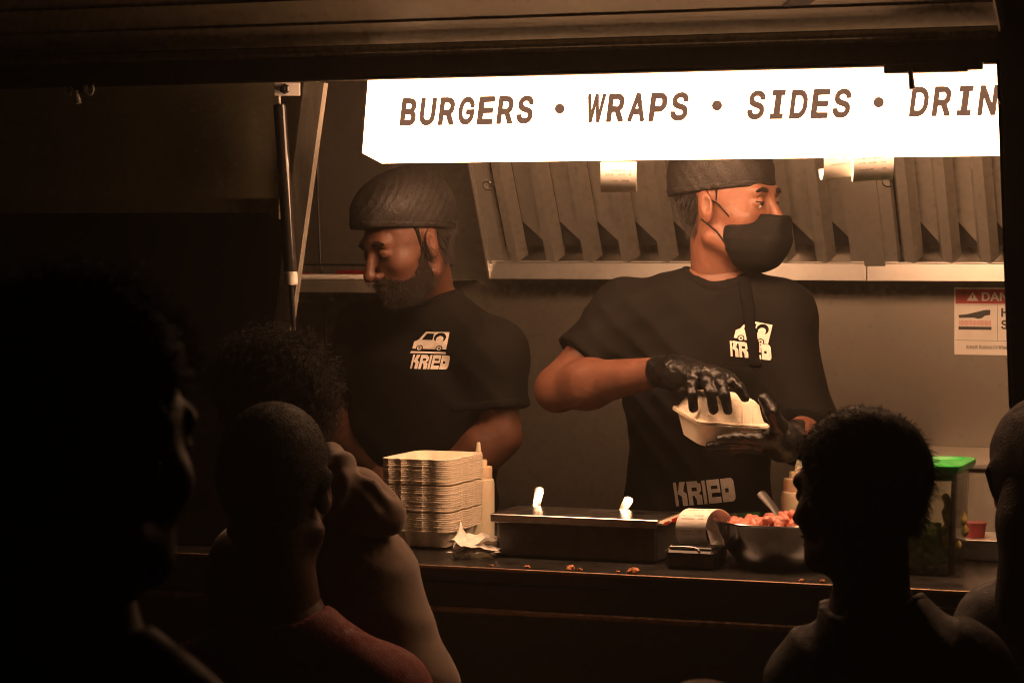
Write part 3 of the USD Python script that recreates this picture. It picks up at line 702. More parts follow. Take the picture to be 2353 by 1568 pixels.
# mixing bowl of red food with a spoon
bc = A(K(1794, 1190, .12)[0], .12, CT)
bw = thing('mixing_bowl', 'shiny steel mixing bowl of red food beside the printer', 'bowl')
prof = [(.070, .0008), (.088, .010), (.108, .038), (.121, .066), (.1265, .086), (.131, .0885), (.132, .0900), (.131, .0912), (.126, .0905), (.1195, .066), (.106, .038), (.086, .0115), (.001, .004)]
obj('shell', lathe(prof, bc, 64), 'bowl_steel', bw, smooth=50)
fb = Field(bc + A(-.125, -.125, .05), bc + A(.125, .125, .13), .004)
r = np.random.default_rng(11)
for _ in range(70):
    a, q = r.uniform(0, 6.28), .1 * math.sqrt(r.uniform()); p = bc + A(q * math.cos(a), q * math.sin(a), .078 + .012 * (q * math.cos(a) > 0) + r.uniform(-.006, .008))
    e = A(*r.normal(0, 1, 3) * A(1, 1, .4)); e = e / np.linalg.norm(e) * r.uniform(.006, .016); fb.cone(p - e, p + e, r.uniform(.006, .010), k=.003)
fb.ell(bc + A(0, 0, .070), (.112, .112, .016), k=.006)
tag(obj('red_food', fb.mesh(1), 'food_red', smooth=True), 'glossy red chopped food heaped in the steel bowl', 'food', kind=None)
a, b = K(1800, 1192, .14), K(1744, 1128, .16); spoon(a, b, .020, 'dull spoon leaning out of the bowl of red food', 'pan_dark')
tr = thing('small_tub', 'small clear tub with a red lid behind the bowl', 'tub')
q = on_counter(1812, .42); obj('tub_body', bx(q + A(-.045, -.03, 0.0005), q + A(.045, .05, .048), .006), 'tub_plastic', tr); obj('lid', bx(q + A(-.049, -.034, .0485), q + A(.049, .054, .057), .003), 'red_plastic', tr)

# square clear container with green lid
gc = thing('storage_container', 'clear square container of greens with a bright green lid', 'container')
gx1, gy0, gz = K(2196, 1200, .066)[0], .066, .196; gx0, gy1 = gx1 - .18, gy0 + .19
def rsq(x0, y0, x1, y1, r, n=40):
    L = sbox(x0 + r, y0 + r, x1 - r, y1 - r).buffer(r, quad_segs=6).exterior
    return np.array([L.interpolate(t, normalized=True).coords[0] for t in np.arange(n) / n])
def rr(ins, z, r=.02): return np.hstack([rsq(gx0 + ins, gy0 + ins, gx1 - ins, gy1 - ins, r), np.full((40, 1), z)])
obj('clear_body', loft([rr(.010, CT + .001), rr(0.002, CT + gz), rr(.0045, CT + gz), rr(.0125, CT + .004)], False, False, closed=True), 'clear_plastic', gc, smooth=40)
obj('base', loft([rr(.0128, CT + .0012), rr(.0128, CT + .0035)]), 'clear_plastic', gc)
obj('lid', [loft([rr(-.004, CT + gz - .004), rr(-.008, CT + gz + .003), rr(-.008, CT + gz + .010), rr(-.002, CT + gz + .0125), rr(.008, CT + gz + .0125), rr(.013, CT + gz + .007)]), loft([rr(.0047, CT + gz - .018), rr(.0047, CT + gz - .0042)])], 'green_lid', gc, smooth=30)
fg = Field(A(gx0, gy0, CT), A(gx1, gy1, CT + .19), .0045); r = np.random.default_rng(5)
fg.ell(A((gx0 + gx1) / 2, (gy0 + gy1) / 2, CT + .045), (.070, .072, .042), k=.01)
for _ in range(150):
    p = A(r.uniform(gx0 + .03, gx1 - .03), r.uniform(gy0 + .03, gy1 - .03), CT + r.uniform(.02, .080)); e = r.normal(0, .012, 3); fg.cone(p - e * .7, p + e * .7, .0075, .003, k=.003)
tag(obj('chopped_greens', fg.mesh(), 'greens', smooth=True), 'dark chopped greens filling half the clear container', 'greens')
fm = Field(A(gx1 - .05, gy0 + .0, CT + .02), A(gx1 + .0, gy1, CT + .18), .004)
for _ in range(40):
    p = A(gx1 - .024, r.uniform(gy0 + .07, gy1 - .03), CT + r.uniform(.05, .12)); e = r.normal(0, .008, 3); fm.cone(p - e, p + e, .008, .005, k=.014)
tag(obj('yellow_relish', fm.mesh(), 'mustard', smooth=True), 'yellow relish smeared inside the right wall of the container', 'relish')
# things at the right end behind the container
ap = thing('griddle_counter', 'steel work counter at the back wall right of the masked cook', 'work counter')
gz0 = K(2250, 1062, 1.0)[2]; gxa = K(2060, 1062, 1.0)[0]
obj('work_top', bx(A(gxa, .98, gz0 - .012), A(X1 - .01, YB - .001, gz0), .002), 'steel', ap); obj('work_front', bx(A(gxa + .004, .995, gz0 - .5), A(X1 - .012, 1.0, gz0 - .013)), 'worn_bar', ap)
obj('work_leg', [bx(A(x, 1.01, FL), A(x + .04, 1.05, gz0 - .5)) for x in (gxa + .01, X1 - .06)], 'steel', ap)
q = on_counter(2275, .42)
tt = thing('steel_tray', 'low steel tray with a red tub at the right end', 'tray')
obj('tray_body', loft([np.hstack([rsq(q[0] - .10, q[1] - .10, q[0] + .10, q[1] + .06, .015), np.full((40, 1), CT + .0008)]), np.hstack([rsq(q[0] - .112, q[1] - .112, q[0] + .112, q[1] + .072, .02), np.full((40, 1), CT + .038)])]), 'steel', tt); obj('tray_rim', tube([A(q[0] - .115, q[1] - .115, CT + .040), A(q[0] + .115, q[1] - .115, CT + .040)], .003, 8), 'polished', tt)
tag(obj('red_tub', lathe([(.018, .0385), (.022, .066), (.0235, .068), (.021, .068)], A(q[0] - .025, q[1] - .03, CT), 28), 'red_plastic', smooth=40), 'small round red tub standing on the steel tray at the right', 'tub')

# ------------------------------------------------------------------ people
def head_axes(yaw_deg, pitch_deg, roll_deg=0, away=False):
    """yaw: how far the face turns to the picture's right from facing the camera; pitch: nodding down"""
    a, p, q = map(math.radians, (yaw_deg, pitch_deg, roll_deg))
    f = math.sin(a) * VR - math.cos(a) * VD; y = np.cross(UP, f)
    f2 = f * math.cos(p) - UP * math.sin(p); z = np.cross(f2, y)
    y2 = y * math.cos(q) + z * math.sin(q); z2 = np.cross(f2, y2)
    return np.stack([f2, y2, z2], 1)
def head_field(neck, h=.0026, nose=1.0, brow=1.0, jaw=1.0):
    f = Field((-.135, -.105, min(-.20, neck[2] - .02)), (.145, .105, .15), h)
    f.ell((-.014, 0, .034), (.100, .077, .089), k=.02).ell((.030, 0, -.028), (.064, .062, .088), k=.03)
    f.ell((.034, 0, -.074), (.056, .053 * jaw, .040), k=.025).ell((.076, 0, -.098), (.022, .024, .018), k=.025)
    for s in (-1, 1):
        f.ell((.058, s * .043, -.030), (.026, .022, .022), k=.02)
        f.cone((.000, s * .060, -.070), (.060, s * .032, -.098), .018, .016, k=.02)
    f.cone((.083, -.036, .021), (.083, .036, .021), .0125 * brow, k=.018)
    for s in (-1, 1): f.ell((.100, s * .031, .000), (.015, .019, .0125), k=.012, op='sub')
    for s in (-1, 1): f.ell((.079, s * .031, -.001), (.0145, .0165, .0125), k=.004)
    f.cone((.091, 0, .010), (.115 * nose + .002, 0, -.036), .0085, .0115, k=.010).ell((.117 * nose + .001, 0, -.040), (.0125, .0125, .0105), k=.006)
    for s in (-1, 1): f.ell((.104, s * .0135, -.044), (.0105, .0075, .008), k=.006)
    f.ell((.098, 0, -.0645), (.0095, .023, .0062), k=.006).ell((.096, 0, -.0785), (.0100, .020, .0075), k=.006).ell((.108, 0, -.0715), (.0085, .025, .0016), k=.003, op='sub')
    for s in (-1, 1):
        f.ell((-.006, s * .079, -.012), (.019, .009, .033), np.array(trimesh.transformations.rotation_matrix(-.18, (0, 1, 0))[:3, :3]) @ np.array(trimesh.transformations.rotation_matrix(s * .35, (0, 0, 1))[:3, :3]), k=.006)
        f.ell((.000, s * .0905, -.006), (.0105, .007, .018), k=.004, op='sub')
    f.cone((-.022, 0, -.045), neck, .054, .058, k=.03)
    return f
def shell(f, off, region):
    """a skin off metres proud of the field where region(x, y, z) < 0"""
    q = Field((0, 0, 0), (1, 1, 1), 1.0); q.lo, q.h, q.n, q.ax = f.lo, f.h, f.n, f.ax
    g = f.grid(); q.a = np.maximum(f.a - np.float32(off), region(*g)).astype(np.float32); return q
def eye_parts(t, Rh, o, s, look=(1, 0, -.1), lids=.5):
    look = np.array(look, float) / np.linalg.norm(look)
    for sg in (-1, 1):
        c = A(.0815, sg * .031, -.001); b = trimesh.creation.icosphere(3, .0125); b.apply_translation(c)
        e = obj('eye', moved(b, Rh, o, s), 'eye_white', t, smooth=True)
        i = trimesh.creation.icosphere(2, .0062); i.apply_translation(c + look * .0082); obj('iris', moved(i, Rh, o, s), 'iris', e, smooth=True)
        lid = Field(c - .024, c + .024, .0013); lid.ell(c + A(-.0005, 0, .000), (.0142, .0152, .0142), k=.002)
        g = lid.grid(); ang = (g[2] - np.float32(c[2])) - np.float32(lids) * .001; lid.a = np.maximum(lid.a, -ang).astype(np.float32)
        obj('eyelid', moved(lid.mesh(), Rh, o, s), t._skin, t, smooth=True)
        lash = tube([c + A(.0143 * math.cos(a) * .98, sg * .0 + .0150 * math.sin(a), .0004 + lids * .001) for a in np.linspace(-1.25, 1.25, 9)], .0011, 6); obj('eyelash', moved(lash, Rh, o, s), 'hair_black', t)
        br = tube([A(.0945 - .35 * abs(y - .028) ** 1.3 - .10 * max(0, y - .03), sg * y, .0225 + .12 * min(y - .012, .02) - .25 * max(0, y - .036)) for y in np.linspace(.012, .052, 9)], [.003, .0052, .0058, .0056, .0052, .0046, .0038, .0028, .0016], 8); obj('eyebrow', moved(br, Rh, o, s), 'beard', t, smooth=True)
def unit(v): return np.asarray(v, float) / np.linalg.norm(v)
def hand(W, d, n, side, r=.0088, h=.0036):
    """an open relaxed hand: wrist, direction, palm normal, side towards the thumb"""
    d, n, side = unit(d), unit(n), unit(side); f = Field(W - .17, W + .17, h)
    f.cone(W, W + d * .03, .026, .027, k=.02)
    for i, (o, L) in enumerate(((.028, .070), (.009, .078), (-.010, .072), (-.028, .056))):
        kn = W + d * (.088 - .006 * abs(i - 1)) + side * o; f.cone(W + d * .02 + side * o * .7, kn, .016, .0125, k=.02)
        p, cur = kn, d
        for j, fr in enumerate((.45, .30, .25)):
            cur = unit(cur + n * (.22 + .12 * j)); q = p + cur * L * fr; f.cone(p, q, r * (1 - .06 * j), r * (.94 - .06 * j), k=.004); p = q
    p = W + d * .025 + side * .026; q = p + unit(d * .7 + side * .7 + n * .2) * .038; f.cone(p, q, .014, .0115, k=.012); f.cone(q, q + unit(d + side * .2 + n * .35) * .028, .0108, .0085, k=.004)
    return f.mesh(1)
def bodice(f, J, pad, k, mx=1.0):
    Rt = np.stack([J['R'], J['Fw'], J['U']], 1); hw = np.linalg.norm(J['SR'] - J['SL']) / 2
    f.ell(J['chest'], (hw * .98 + pad, .112 * mx + pad, .185 + pad), Rt, k).ell(J['belly'], (hw * .86 * mx + pad, .110 * mx + pad, .19 + pad), Rt, k).ell(J['pel'], (.168 * mx + pad, .118 * mx + pad, .14 + pad), Rt, k)
    for s in ('SR', 'SL'):
        f.cone(J['N'] + J['U'] * -.022, J[s] - J['U'] * .002, .050 + pad, .046 + pad, k=.05); f.ell(J[s] - J['U'] * .012, (.047 + pad,) * 3, k=.05)
def person(label, head, Rh, hs, J, skin, ground, sleeves, top_mat, top_name='shirt', folds=(), mx=1.0, arm=1.0, nose=1.0, hood=None, group=None, hands=True, fine=.006, seed=1, amp=.006):
    t = thing('person', label, 'person', group); t._skin = skin
    M0 = (J['SR'] + J['SL']) / 2
    J.setdefault('pel', A(M0[0], M0[1], 0) + A(0, 0, M0[2] - .50)); J['U'] = unit(M0 - J['pel'])
    J['R'] = unit(J['SL'] - J['SR']); J['R'] = unit(J['R'] - J['U'] * (J['R'] @ J['U'])); J['Fw'] = np.cross(J['U'], J['R'])
    J['chest'] = M0 - J['U'] * .125; J['belly'] = (M0 + J['pel']) / 2 - J['U'] * .06
    for s, sg in (('R', -1), ('L', 1)):
        hp = J['pel'] + J['R'] * sg * .09 - UP * .05; an = A(hp[0], hp[1], ground + .08) + J['R'] * sg * .03; kn = (hp + an) / 2 + (J['Fw'] if J['Fw'] @ VD * 0 == 0 else 0) * .02
        J['H' + s], J['K' + s], J['A' + s] = hp, kn, an
    P = np.array([J[k] for k in ('SR', 'SL', 'ER', 'EL', 'WR', 'WL', 'N', 'pel')]); lo, hi = P.min(0) - .19, P.max(0) + .19
    # neck in head coordinates
    nk = (Rh.T @ (J['N'] - UP * .01 - head)) / hs
    hf = head_field(nk, nose=nose); hm = moved(hf.mesh(), Rh, head, hs)
    b = Field(A(lo[0], lo[1], ground), hi, .0075)
    bodice(b, J, 0, .05, mx)
    b.cone(J['N'] - UP * .03, J['N'] + (head - J['N']) * .35, .058, .053, k=.03)
    for s in ('R', 'L'):
        b.cone(J['S' + s] - J['U'] * .015, J['E' + s], .050 * arm, .043 * arm, k=.03); mid = J['E' + s] + (J['W' + s] - J['E' + s]) * .3; b.cone(J['E' + s], mid, .042 * arm, .046 * arm, k=.02).cone(mid, J['W' + s], .046 * arm, .027 * arm, k=.03)
        b.cone(J['H' + s], J['K' + s], .088, .060, k=.04).cone(J['K' + s], J['A' + s], .058, .040, k=.03); b.cone(J['A' + s] - UP * .03, J['A' + s] - UP * .045 + unit(J['Fw'] * A(1, 1, 0)) * -.17 * (1 if J.get('front', 1) else 1), .036, .028, k=.02)
    parts = [b.mesh(2), hm]
    if hands:
        for s, sg in (('R', 1), ('L', -1)):
            d = unit(J['W' + s] - J['E' + s]); n = unit(np.cross(d, J['Fw'])) if abs(d[2]) > .7 else -UP
            parts.append(hand(J['W' + s], d, n, np.cross(d, n)))
    body = trimesh.util.concatenate(parts)
    obj('body', body, skin, t, smooth=True)
    # top
    sf = Field(A(lo[0], lo[1], J['pel'][2] - .14), hi, fine); bodice(sf, J, .012, .06, mx)
    for s in ('R', 'L'):
        sl = J.get('sl' + s, sleeves)
        if sleeves < 1: a0_ = J['S' + s] - J['U'] * .015; e = a0_ + (J['E' + s] - a0_) * sl; sf.sleeve(a0_, e, .062 * arm, .066 * arm, .05)
        else:
            mid = J['E' + s] + (J['W' + s] - J['E' + s]) * .3; sf.cone(J['S' + s], J['E' + s], .072 * arm, .062 * arm, k=.05).cone(J['E' + s], mid, .062 * arm, .060 * arm, k=.03).sleeve(mid, J['E' + s] + (J['W' + s] - J['E' + s]) * .95, .060 * arm, .042 * arm, .03)
    if 'foreL' in J: sf.sleeve(J['EL'], J['EL'] + (J['WL'] - J['EL']) * J['foreL'], .066 * arm, .058 * arm, .03)
    if folds: sf.folds(amp, folds, seed)
    nd = unit(head - J['N'])
    sf.cone(J['N'] + UP * .006, J['N'] + nd * .12 + UP * .02, .066, .085, k=.02, op='sub')
    sf.cut(J['pel'] - UP * .10, -UP)
    def axis_d(a, b, ra, rb, g):
        ab = b - a; p = [g[i] - np.float32(a[i]) for i in range(3)]; q = (p[0] * ab[0] + p[1] * ab[1] + p[2] * ab[2]) / (ab @ ab); tt = np.clip(q, 0, 1)
        return np.sqrt((p[0] - tt * ab[0]) ** 2 + (p[1] - tt * ab[1]) ** 2 + (p[2] - tt * ab[2]) ** 2) - (ra + tt * (rb - ra)), q, math.sqrt(ab @ ab)
    if sleeves < 1 and fine < .008:
        cn = shell(sf, .0022, lambda x, y, z: axis_d(J['N'] + UP * .006, J['N'] + nd * .12 + UP * .02, .066, .085, (x, y, z))[0] - .017)
        obj('collar', cn.mesh(1), top_mat, t, smooth=True)
        for sd__ in ('R', 'L'):
            a0_ = J['S' + sd__] - J['U'] * .015; e = a0_ + (J['E' + sd__] - a0_) * J.get('sl' + sd__, sleeves)
            def rg(x, y, z):
                d, q, L_ = axis_d(a0_, e, .062 * arm, .066 * arm, (x, y, z)); return np.maximum(np.maximum((1 - q) * L_ - .020, (q - 1) * L_ - .001), d - .04)
            obj('sleeve_hem', shell(sf, .0018, rg).mesh(1), top_mat, t, smooth=True)
    sm = sf.mesh(2); obj(top_name, sm, top_mat, t, smooth=True)
    if sleeves < 1 or True:
        a = np.linspace(0, 2 * math.pi, 30); e1 = unit(np.cross(nd, A(0, 1, 0))); e2 = np.cross(nd, e1)
    # trousers
    tf = Field(A(J['pel'][0] - .3, J['pel'][1] - .3, ground + .03), A(J['pel'][0] + .3, J['pel'][1] + .3, J['pel'][2] + .02), .012)
    tf.ell(J['pel'] - UP * .03, (.175 * mx, .135 * mx, .14), k=.05)
    for s in ('R', 'L'): tf.cone(J['H' + s], J['K' + s], .100, .075, k=.05).cone(J['K' + s], J['A' + s] - UP * .02, .075, .062, k=.04)
    obj('trousers', tf.mesh(2), 'trousers', t, smooth=True)
    return t, hf, sf, sm
def decal(shape, sm, o, ex, ey, m, parent, name, off=.0022):
    """lays flat lettering on a garment as the camera's side of it runs"""
    fl = prism(shape, 0, .0001); tri = np.asarray(fl.triangles)[np.abs(fl.face_normals[:, 2] - 1) < .1]
    q = trimesh.Trimesh(tri.reshape(-1, 3), np.arange(len(tri) * 3).reshape(-1, 3), process=True)
    vv, ff = trimesh.remesh.subdivide_to_size(q.vertices, q.faces, .006)
    w = o + vv[:, :1] * ex + vv[:, 1:2] * ey
    sv, sn = np.asarray(sm.vertices), np.asarray(sm.vertex_normals)
    keep = sn @ -VD > .25; sv = sv[keep]
    tree = cKDTree(np.stack([sv @ VR, sv[:, 2]], 1)); dist, ii = tree.query(np.stack([w @ VR, w[:, 2]], 1), k=14)
    dep = (sv @ VD)[ii]; dmin = dep.min(1, keepdims=True); wt = (dep < dmin + .03) / (dist + .003); dd = (dep * wt).sum(1) / wt.sum(1)
    w = w + ((dd - off) - w @ VD)[:, None] * VD
    m_ = trimesh.Trimesh(w, ff, process=False)
    if m_.face_normals.mean(0) @ VD > 0: m_.invert()
    return obj(name, m_, m, parent, smooth=True)
def kried():
    Kk = union_all([sbox(0, 0, .20, 1), Polygon([(.20, .52), (.42, 1), (.80, 1), (.60, .62), (.80, .50), (.80, 0), (.46, 0), (.46, .40), (.20, .52)])])
    R = union_all([sbox(0, 0, .70, 1), sbox(.6, 0, .9, .9)]).buffer(.08).buffer(-.08).difference(sbox(.28, .58, .62, .74)).difference(Polygon([(.28, 0), (.52, 0), (.52, .22), (.40, .40), (.28, .40)])).difference(Polygon([(.95, .60), (.72, .48), (.95, .36)]))
    I = sbox(0, 0, .22, 1)
    E = sbox(0, 0, .86, 1).difference(sbox(.26, .60, .70, .74)).difference(sbox(.26, .26, .86, .44))
    Dd = union_all([sbox(0, 0, .5, 1), sbox(.2, 0, .9, 1).buffer(-.25).buffer(.25)]).difference(sbox(.24, .40, .48, .58))
    out, x = [], 0
    for g, w in ((Kk, .84), (R, .94), (I, .27), (E, .90), (Dd, .9)): out.append(affinity.translate(g, x, 0)); x += w + .05
    return union_all(out), x
def van():
    b = Polygon([(0, .12), (0, .50), (.18, .60), (.42, 1.05), (1.50, 1.05), (1.56, .12)])
    b = b.difference(Polygon([(.32, .60), (.50, .95), (.82, .95), (.82, .60)])).difference(Point(1.14, .74).buffer(.27).difference(Point(1.14, .66).buffer(.17)).difference(sbox(.8, .2, 1.5, .56)))
    for x in (.32, 1.22): b = b.difference(Point(x, .16).buffer(.16)); b = b.union(Point(x, .16).buffer(.11)).difference(Point(x, .16).buffer(.05))
    return union_all([b, Polygon([(-.05, -.12), (1.62, -.12), (1.56, -.02), (0, -.02)])])

# ---- cook on the left, bareheaded face looking down, dark cap
J = dict(N=K(985, 678, .54), SR=K(842, 760, .64), SL=K(1134, 802, .45), ER=K(765, 960, .62), EL=K(1150, 1000, .44), WR=K(880, 1085, .46), WL=K(1015, 1098, .40), pel=K(975, 1215, .54))
HD1, RH1 = K(938, 553, .44), head_axes(-55, 19, 3)
c1, hf1, sf1, sm1 = person('person in a dark cap and black tee shirt looking down behind the tray stack', HD1, RH1, 1.02, J, 'skin_dark', FL, .66, 'shirt_black', folds=[((30, 10, 34), 1.3), ((44, 16, -16), 1.1)], arm=1.0, seed=3, amp=.011)
cap = Field((-.15, -.12, -.08), (.15, .12, .19), .003)
cap.ell((-.012, 0, .042), (.107, .083, .090), k=.02).ell((.030, 0, .085), (.078, .070, .050), k=.04).ell((-.045, 0, .060), (.080, .078, .070), k=.04).cone((.082, -.030, .066), (.082, .030, .066), .016, k=.02).ell((-.01, 0, .098), (.082, .070, .050), k=.04)
cap.folds(.0015, [((110, 30, 130), 3.2), ((40, 90, 80), 1.6)], 5)
cap.cut((0.09, 0, .060), (.36, 0, -1))
co_ = obj('cap', moved(cap.mesh(1), RH1, HD1, 1.02), 'cap_cloth', c1, smooth=True)
obj('hem', moved(shell(cap, .0018, lambda x, y, z: np.maximum(z - .060 - .36 * (x - .09) - .013, -(z - .060 - .36 * (x - .09)) - .001) + 0 * y).mesh(1), RH1, HD1, 1.02), 'cap_cloth', co_, smooth=True)
hr = shell(hf1, .0028, lambda x, y, z: np.minimum(np.maximum(np.maximum(x + .030 - .25 * np.minimum(z + .01, 0) + 0 * y, -z - .052), z - .06), np.maximum(np.maximum(np.abs(x - .016) - .001 - .08 * np.clip(z + .02, 0, .06), np.abs(z - .020) - .040), .050 - np.abs(y))))
obj('hair', moved(hr.mesh(), RH1, HD1, 1.02), 'hair_black', c1, smooth=True)
def beard_region(x, y, z):
    jaw = z + .066 - .085 * np.clip((.050 - x) / .045, 0, 1) ** 1.4 + .004 * np.sin(190 * x + 80 * z) + .003 * np.sin(310 * z + 150 * y)
    jaw = np.maximum(jaw, -x + .010); jaw = np.maximum(jaw, -(np.sqrt(((y) / .020) ** 2 + ((z + .0715) / .0095) ** 2) - 1) * .012)
    mous = np.maximum(np.abs(z + .0575 + .25 * np.maximum(np.abs(y) - .012, 0)) - .0055, np.maximum(np.abs(y) - .032, .07 - x))
    return np.minimum(jaw, mous)
bd = shell(hf1, .0020, beard_region); bd.folds(.0010, [((300, 200, 260), 3)], 2)
obj('beard', moved(bd.mesh(), RH1, HD1, 1.02), 'beard', c1, smooth=True)
eye_parts(c1, RH1, HD1, 1.02, (1, 0, -.8), lids=-7.5)
o = K(940, 850, .40); ex = unit(VR + UP * .02) * .0205; ey = unit(UP + VR * .06)
kr, kw = kried()
sc = .083 / kw
decal(affinity.affine_transform(kr, [sc, .004, 0, .030, 0, 0]), sm1, K(941, 846, .4), VR, unit(UP + .10 * VR), 'print_white', c1, 'lettering')
decal(affinity.affine_transform(van(), [.048, .006, 0, .040, 0, 0]), sm1, K(944, 806, .4), VR, unit(UP + .12 * VR), 'print_white', c1, 'van_logo')
# an elastic band line on the cap
# ---- cook on the right: mask, gloves, apron
J = dict(N=K(1655, 642, .60), SR=K(1438, 712, .57), SL=K(1792, 714, .62), ER=K(1280, 893, .47), EL=K(1842, 978, .56), WR=K(1522, 851, .335), WL=K(1842, 1014, .40), pel=K(1600, 1230, .62), slL=1.02, foreL=.62)
HD2, RH2 = K(1671, 462, .575), head_axes(57, 2, 0)
c2, hf2, sf2, sm2 = person('masked person in a black apron closing a takeout box with gloved hands', HD2, RH2, 1.08, J, 'skin', FL, .62, 'shirt_black', folds=[((34, 12, 26), 1.3), ((-26, 14, 40), 1.1)], arm=1.08, mx=.98, seed=8, hands=False, amp=.0075)
cap = Field((-.15, -.12, -.08), (.15, .12, .19), .003)
cap.ell((-.012, 0, .040), (.106, .083, .092), k=.02).ell((-.02, 0, .080), (.094, .078, .056), k=.04)
cap.ell((-.045, 0, .030), (.074, .079, .070), k=.03)
cap.folds(.0013, [((90, 20, 110), 3.2), ((60, 60, 20), 2.0)], 7); cap.cut((.10, 0, .035), (.13, 0, -1))
co_ = obj('cap', moved(cap.mesh(1), RH2, HD2, 1.08), 'cap_cloth', c2, smooth=True)
obj('hem', moved(shell(cap, .0018, lambda x, y, z: np.maximum(z - .035 - .13 * (x - .10) - .013, -(z - .035 - .13 * (x - .10)) - .001) + 0 * y).mesh(1), RH2, HD2, 1.08), 'cap_cloth', co_, smooth=True)
hr = shell(hf2, .0028, lambda x, y, z: np.minimum(np.maximum(np.maximum(x + .030 - .25 * np.minimum(z + .01, 0) + 0 * y, -z - .052), z - .06), np.maximum(np.maximum(np.abs(x - .014) - .001 - .06 * np.clip(z, 0, .06), np.abs(z - .030) - .030), .050 - np.abs(y))))
obj('hair', moved(hr.mesh(), RH2, HD2, 1.08), 'hair_black', c2, smooth=True)
eye_parts(c2, RH2, HD2, 1.08, (1, -.15, -.05), lids=1.5)
mk = Field((-.02, -.10, -.15), (.15, .10, .02), .0026)
mk.ell((.050, 0, -.072), (.066, .071, .064), k=.03).cone((.111, -.012, -.036), (.111, .012, -.036), .023, k=.02).cone((.108, -.016, -.074), (.108, .016, -.074), .026, k=.025).ell((.080, 0, -.104), (.036, .038, .027), k=.03)
mk.folds(.0030, [((6, 4, 140), .25)], 3); mk.cut((.10, 0, -.0225), (.06, 0, 1)); mk.cut((.022, 0, -.06), (-1, 0, -.30))
mo = obj('face_mask', moved(mk.mesh(1), RH2, HD2, 1.08), 'mask_cloth', c2, smooth=True)
for s in (-1, 1):
    for za, zb_ in ((-.030, .012), (-.090, -.036)):
        obj('strap', moved(tube([A(.040, s * .0655, za), A(.018, s * .074, (za + zb_) / 2 + .004), A(-.012, s * .084, zb_)], .0016, 6), RH2, HD2, 1.08), 'mask_cloth', mo)
# apron: bib, skirt and neck straps that follow the shirt
g = sf2.grid(); ra = g[0] * VR[0] + g[1] * VR[1]; fr = (g[0] - J['pel'][0]) * VD[0] + (g[1] - J['pel'][1]) * VD[1]
def uz(u, v, y=.5): p = K(u, v, y); return p @ VR, p[2]
ub, zb1 = uz(1640, 838); 
wid = np.clip((zb1 - g[2]) * .9, 0, .085) + .075
ap_ = shell(sf2, .004, lambda x, y, z: np.maximum(np.maximum(np.abs(ra - ub) - wid, z - zb1), fr - .03))
obj('apron', ap_.mesh(1), 'apron_black', c2, smooth=True)
for (ua, va), (uc, vc) in (((1712, 625), (1738, 845)), ((1572, 590), (1560, 845))):
    (r1, z1), (r2, z2) = uz(ua, va), uz(uc, vc)
    stf = shell(sf2, .0045, lambda x, y, z: np.maximum(np.maximum(np.abs(ra - (r1 + (r2 - r1) * (z - z1) / (z2 - z1))) - .0140, np.maximum(z - z1 - .03, z2 - z)), fr - .06))
    if (uc > 1600): obj('apron_strap', stf.mesh(3), 'apron_black', c2, smooth=True)
decal(affinity.affine_transform(kr, [.088 / kw, -.004, .0, .032, 0, 0]), sm2, K(1684, 820, .45), VR * .98 - UP * .10, UP + .06 * VR, 'print_white', c2, 'lettering', .003)
decal(affinity.affine_transform(van(), [.047, .010, -.004, .044, 0, 0]), sm2, K(1690, 783, .45), VR * .98 - UP * .10, UP + .08 * VR, 'print_white', c2, 'van_logo', .003)
am = ap_.mesh(1)
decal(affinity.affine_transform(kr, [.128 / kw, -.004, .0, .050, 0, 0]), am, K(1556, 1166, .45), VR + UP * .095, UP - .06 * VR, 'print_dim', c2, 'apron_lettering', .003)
# takeout box in his hands
psi = math.radians(17); BX = VR * math.cos(psi) + VD * math.sin(psi); BN = VR * math.sin(psi) - VD * math.cos(psi)
T1 = trimesh.transformations.rotation_matrix(math.radians(9), BX)[:3, :3]; T2 = trimesh.transformations.rotation_matrix(math.radians(5), BN)[:3, :3]
BX, BN, BU = T2 @ (T1 @ BX), T2 @ (T1 @ BN), T2 @ (T1 @ UP)
if BX[2] > 0: BX, BU = T2.T @ (T2.T @ BX), T2.T @ (T2.T @ BU)
BC = K(1655, 957, .30)
clam = thing('clamshell_box', 'white takeout clamshell box held shut in black gloved hands', 'takeout box')
def cs(w, d, r, z, n=48):
    L = sbox(-w / 2 + r, -d / 2 + r, w / 2 - r, d / 2 - r).buffer(r, quad_segs=6).exterior
    return np.array([[*L.interpolate(t, normalized=True).coords[0], z] for t in np.arange(n) / n])
def boxframe(m): return frame_mesh(m, BC, BX, -BN, BU)
obj('base', boxframe(loft([cs(.105, .095, .02, -.052), cs(.118, .108, .022, -.048), cs(.146, .138, .022, -.004), cs(.160, .152, .02, -.0035), cs(.161, .153, .02, -.0010), cs(.12, .12, .02, -.001)])), 'bagasse', clam, smooth=35)
obj('lid', boxframe(loft([cs(.12, .12, .02, .0012), cs(.161, .153, .02, .0012), cs(.160, .152, .02, .0034), cs(.146, .138, .02, .004), cs(.126, .112, .024, .038), cs(.112, .100, .026, .044), cs(.106, .094, .024, .043)])), 'bagasse', clam, smooth=35)
obj('lid_ridge', [boxframe(trimesh.convex.convex_hull(np.array([(x, -.066, .006), (x + .012, -.066, .006), (x + .002, -.0535, .039), (x + .010, -.0535, .039), (x + .006, -.070, .006), (x + .006, -.0575, .037)]))) for x in (.012, .034)], 'bagasse', clam)
obj('locking_tab', boxframe(bx(A(.052, -.0800, -.001), A(.072, -.0765, .003))), 'bagasse', clam); obj('locking_tab', boxframe(bx(A(-.075, -.0795, -.0025), A(-.040, -.0765, -.0018))), 'gap_dark', clam)  # the second is a thin dark strip just below the rim
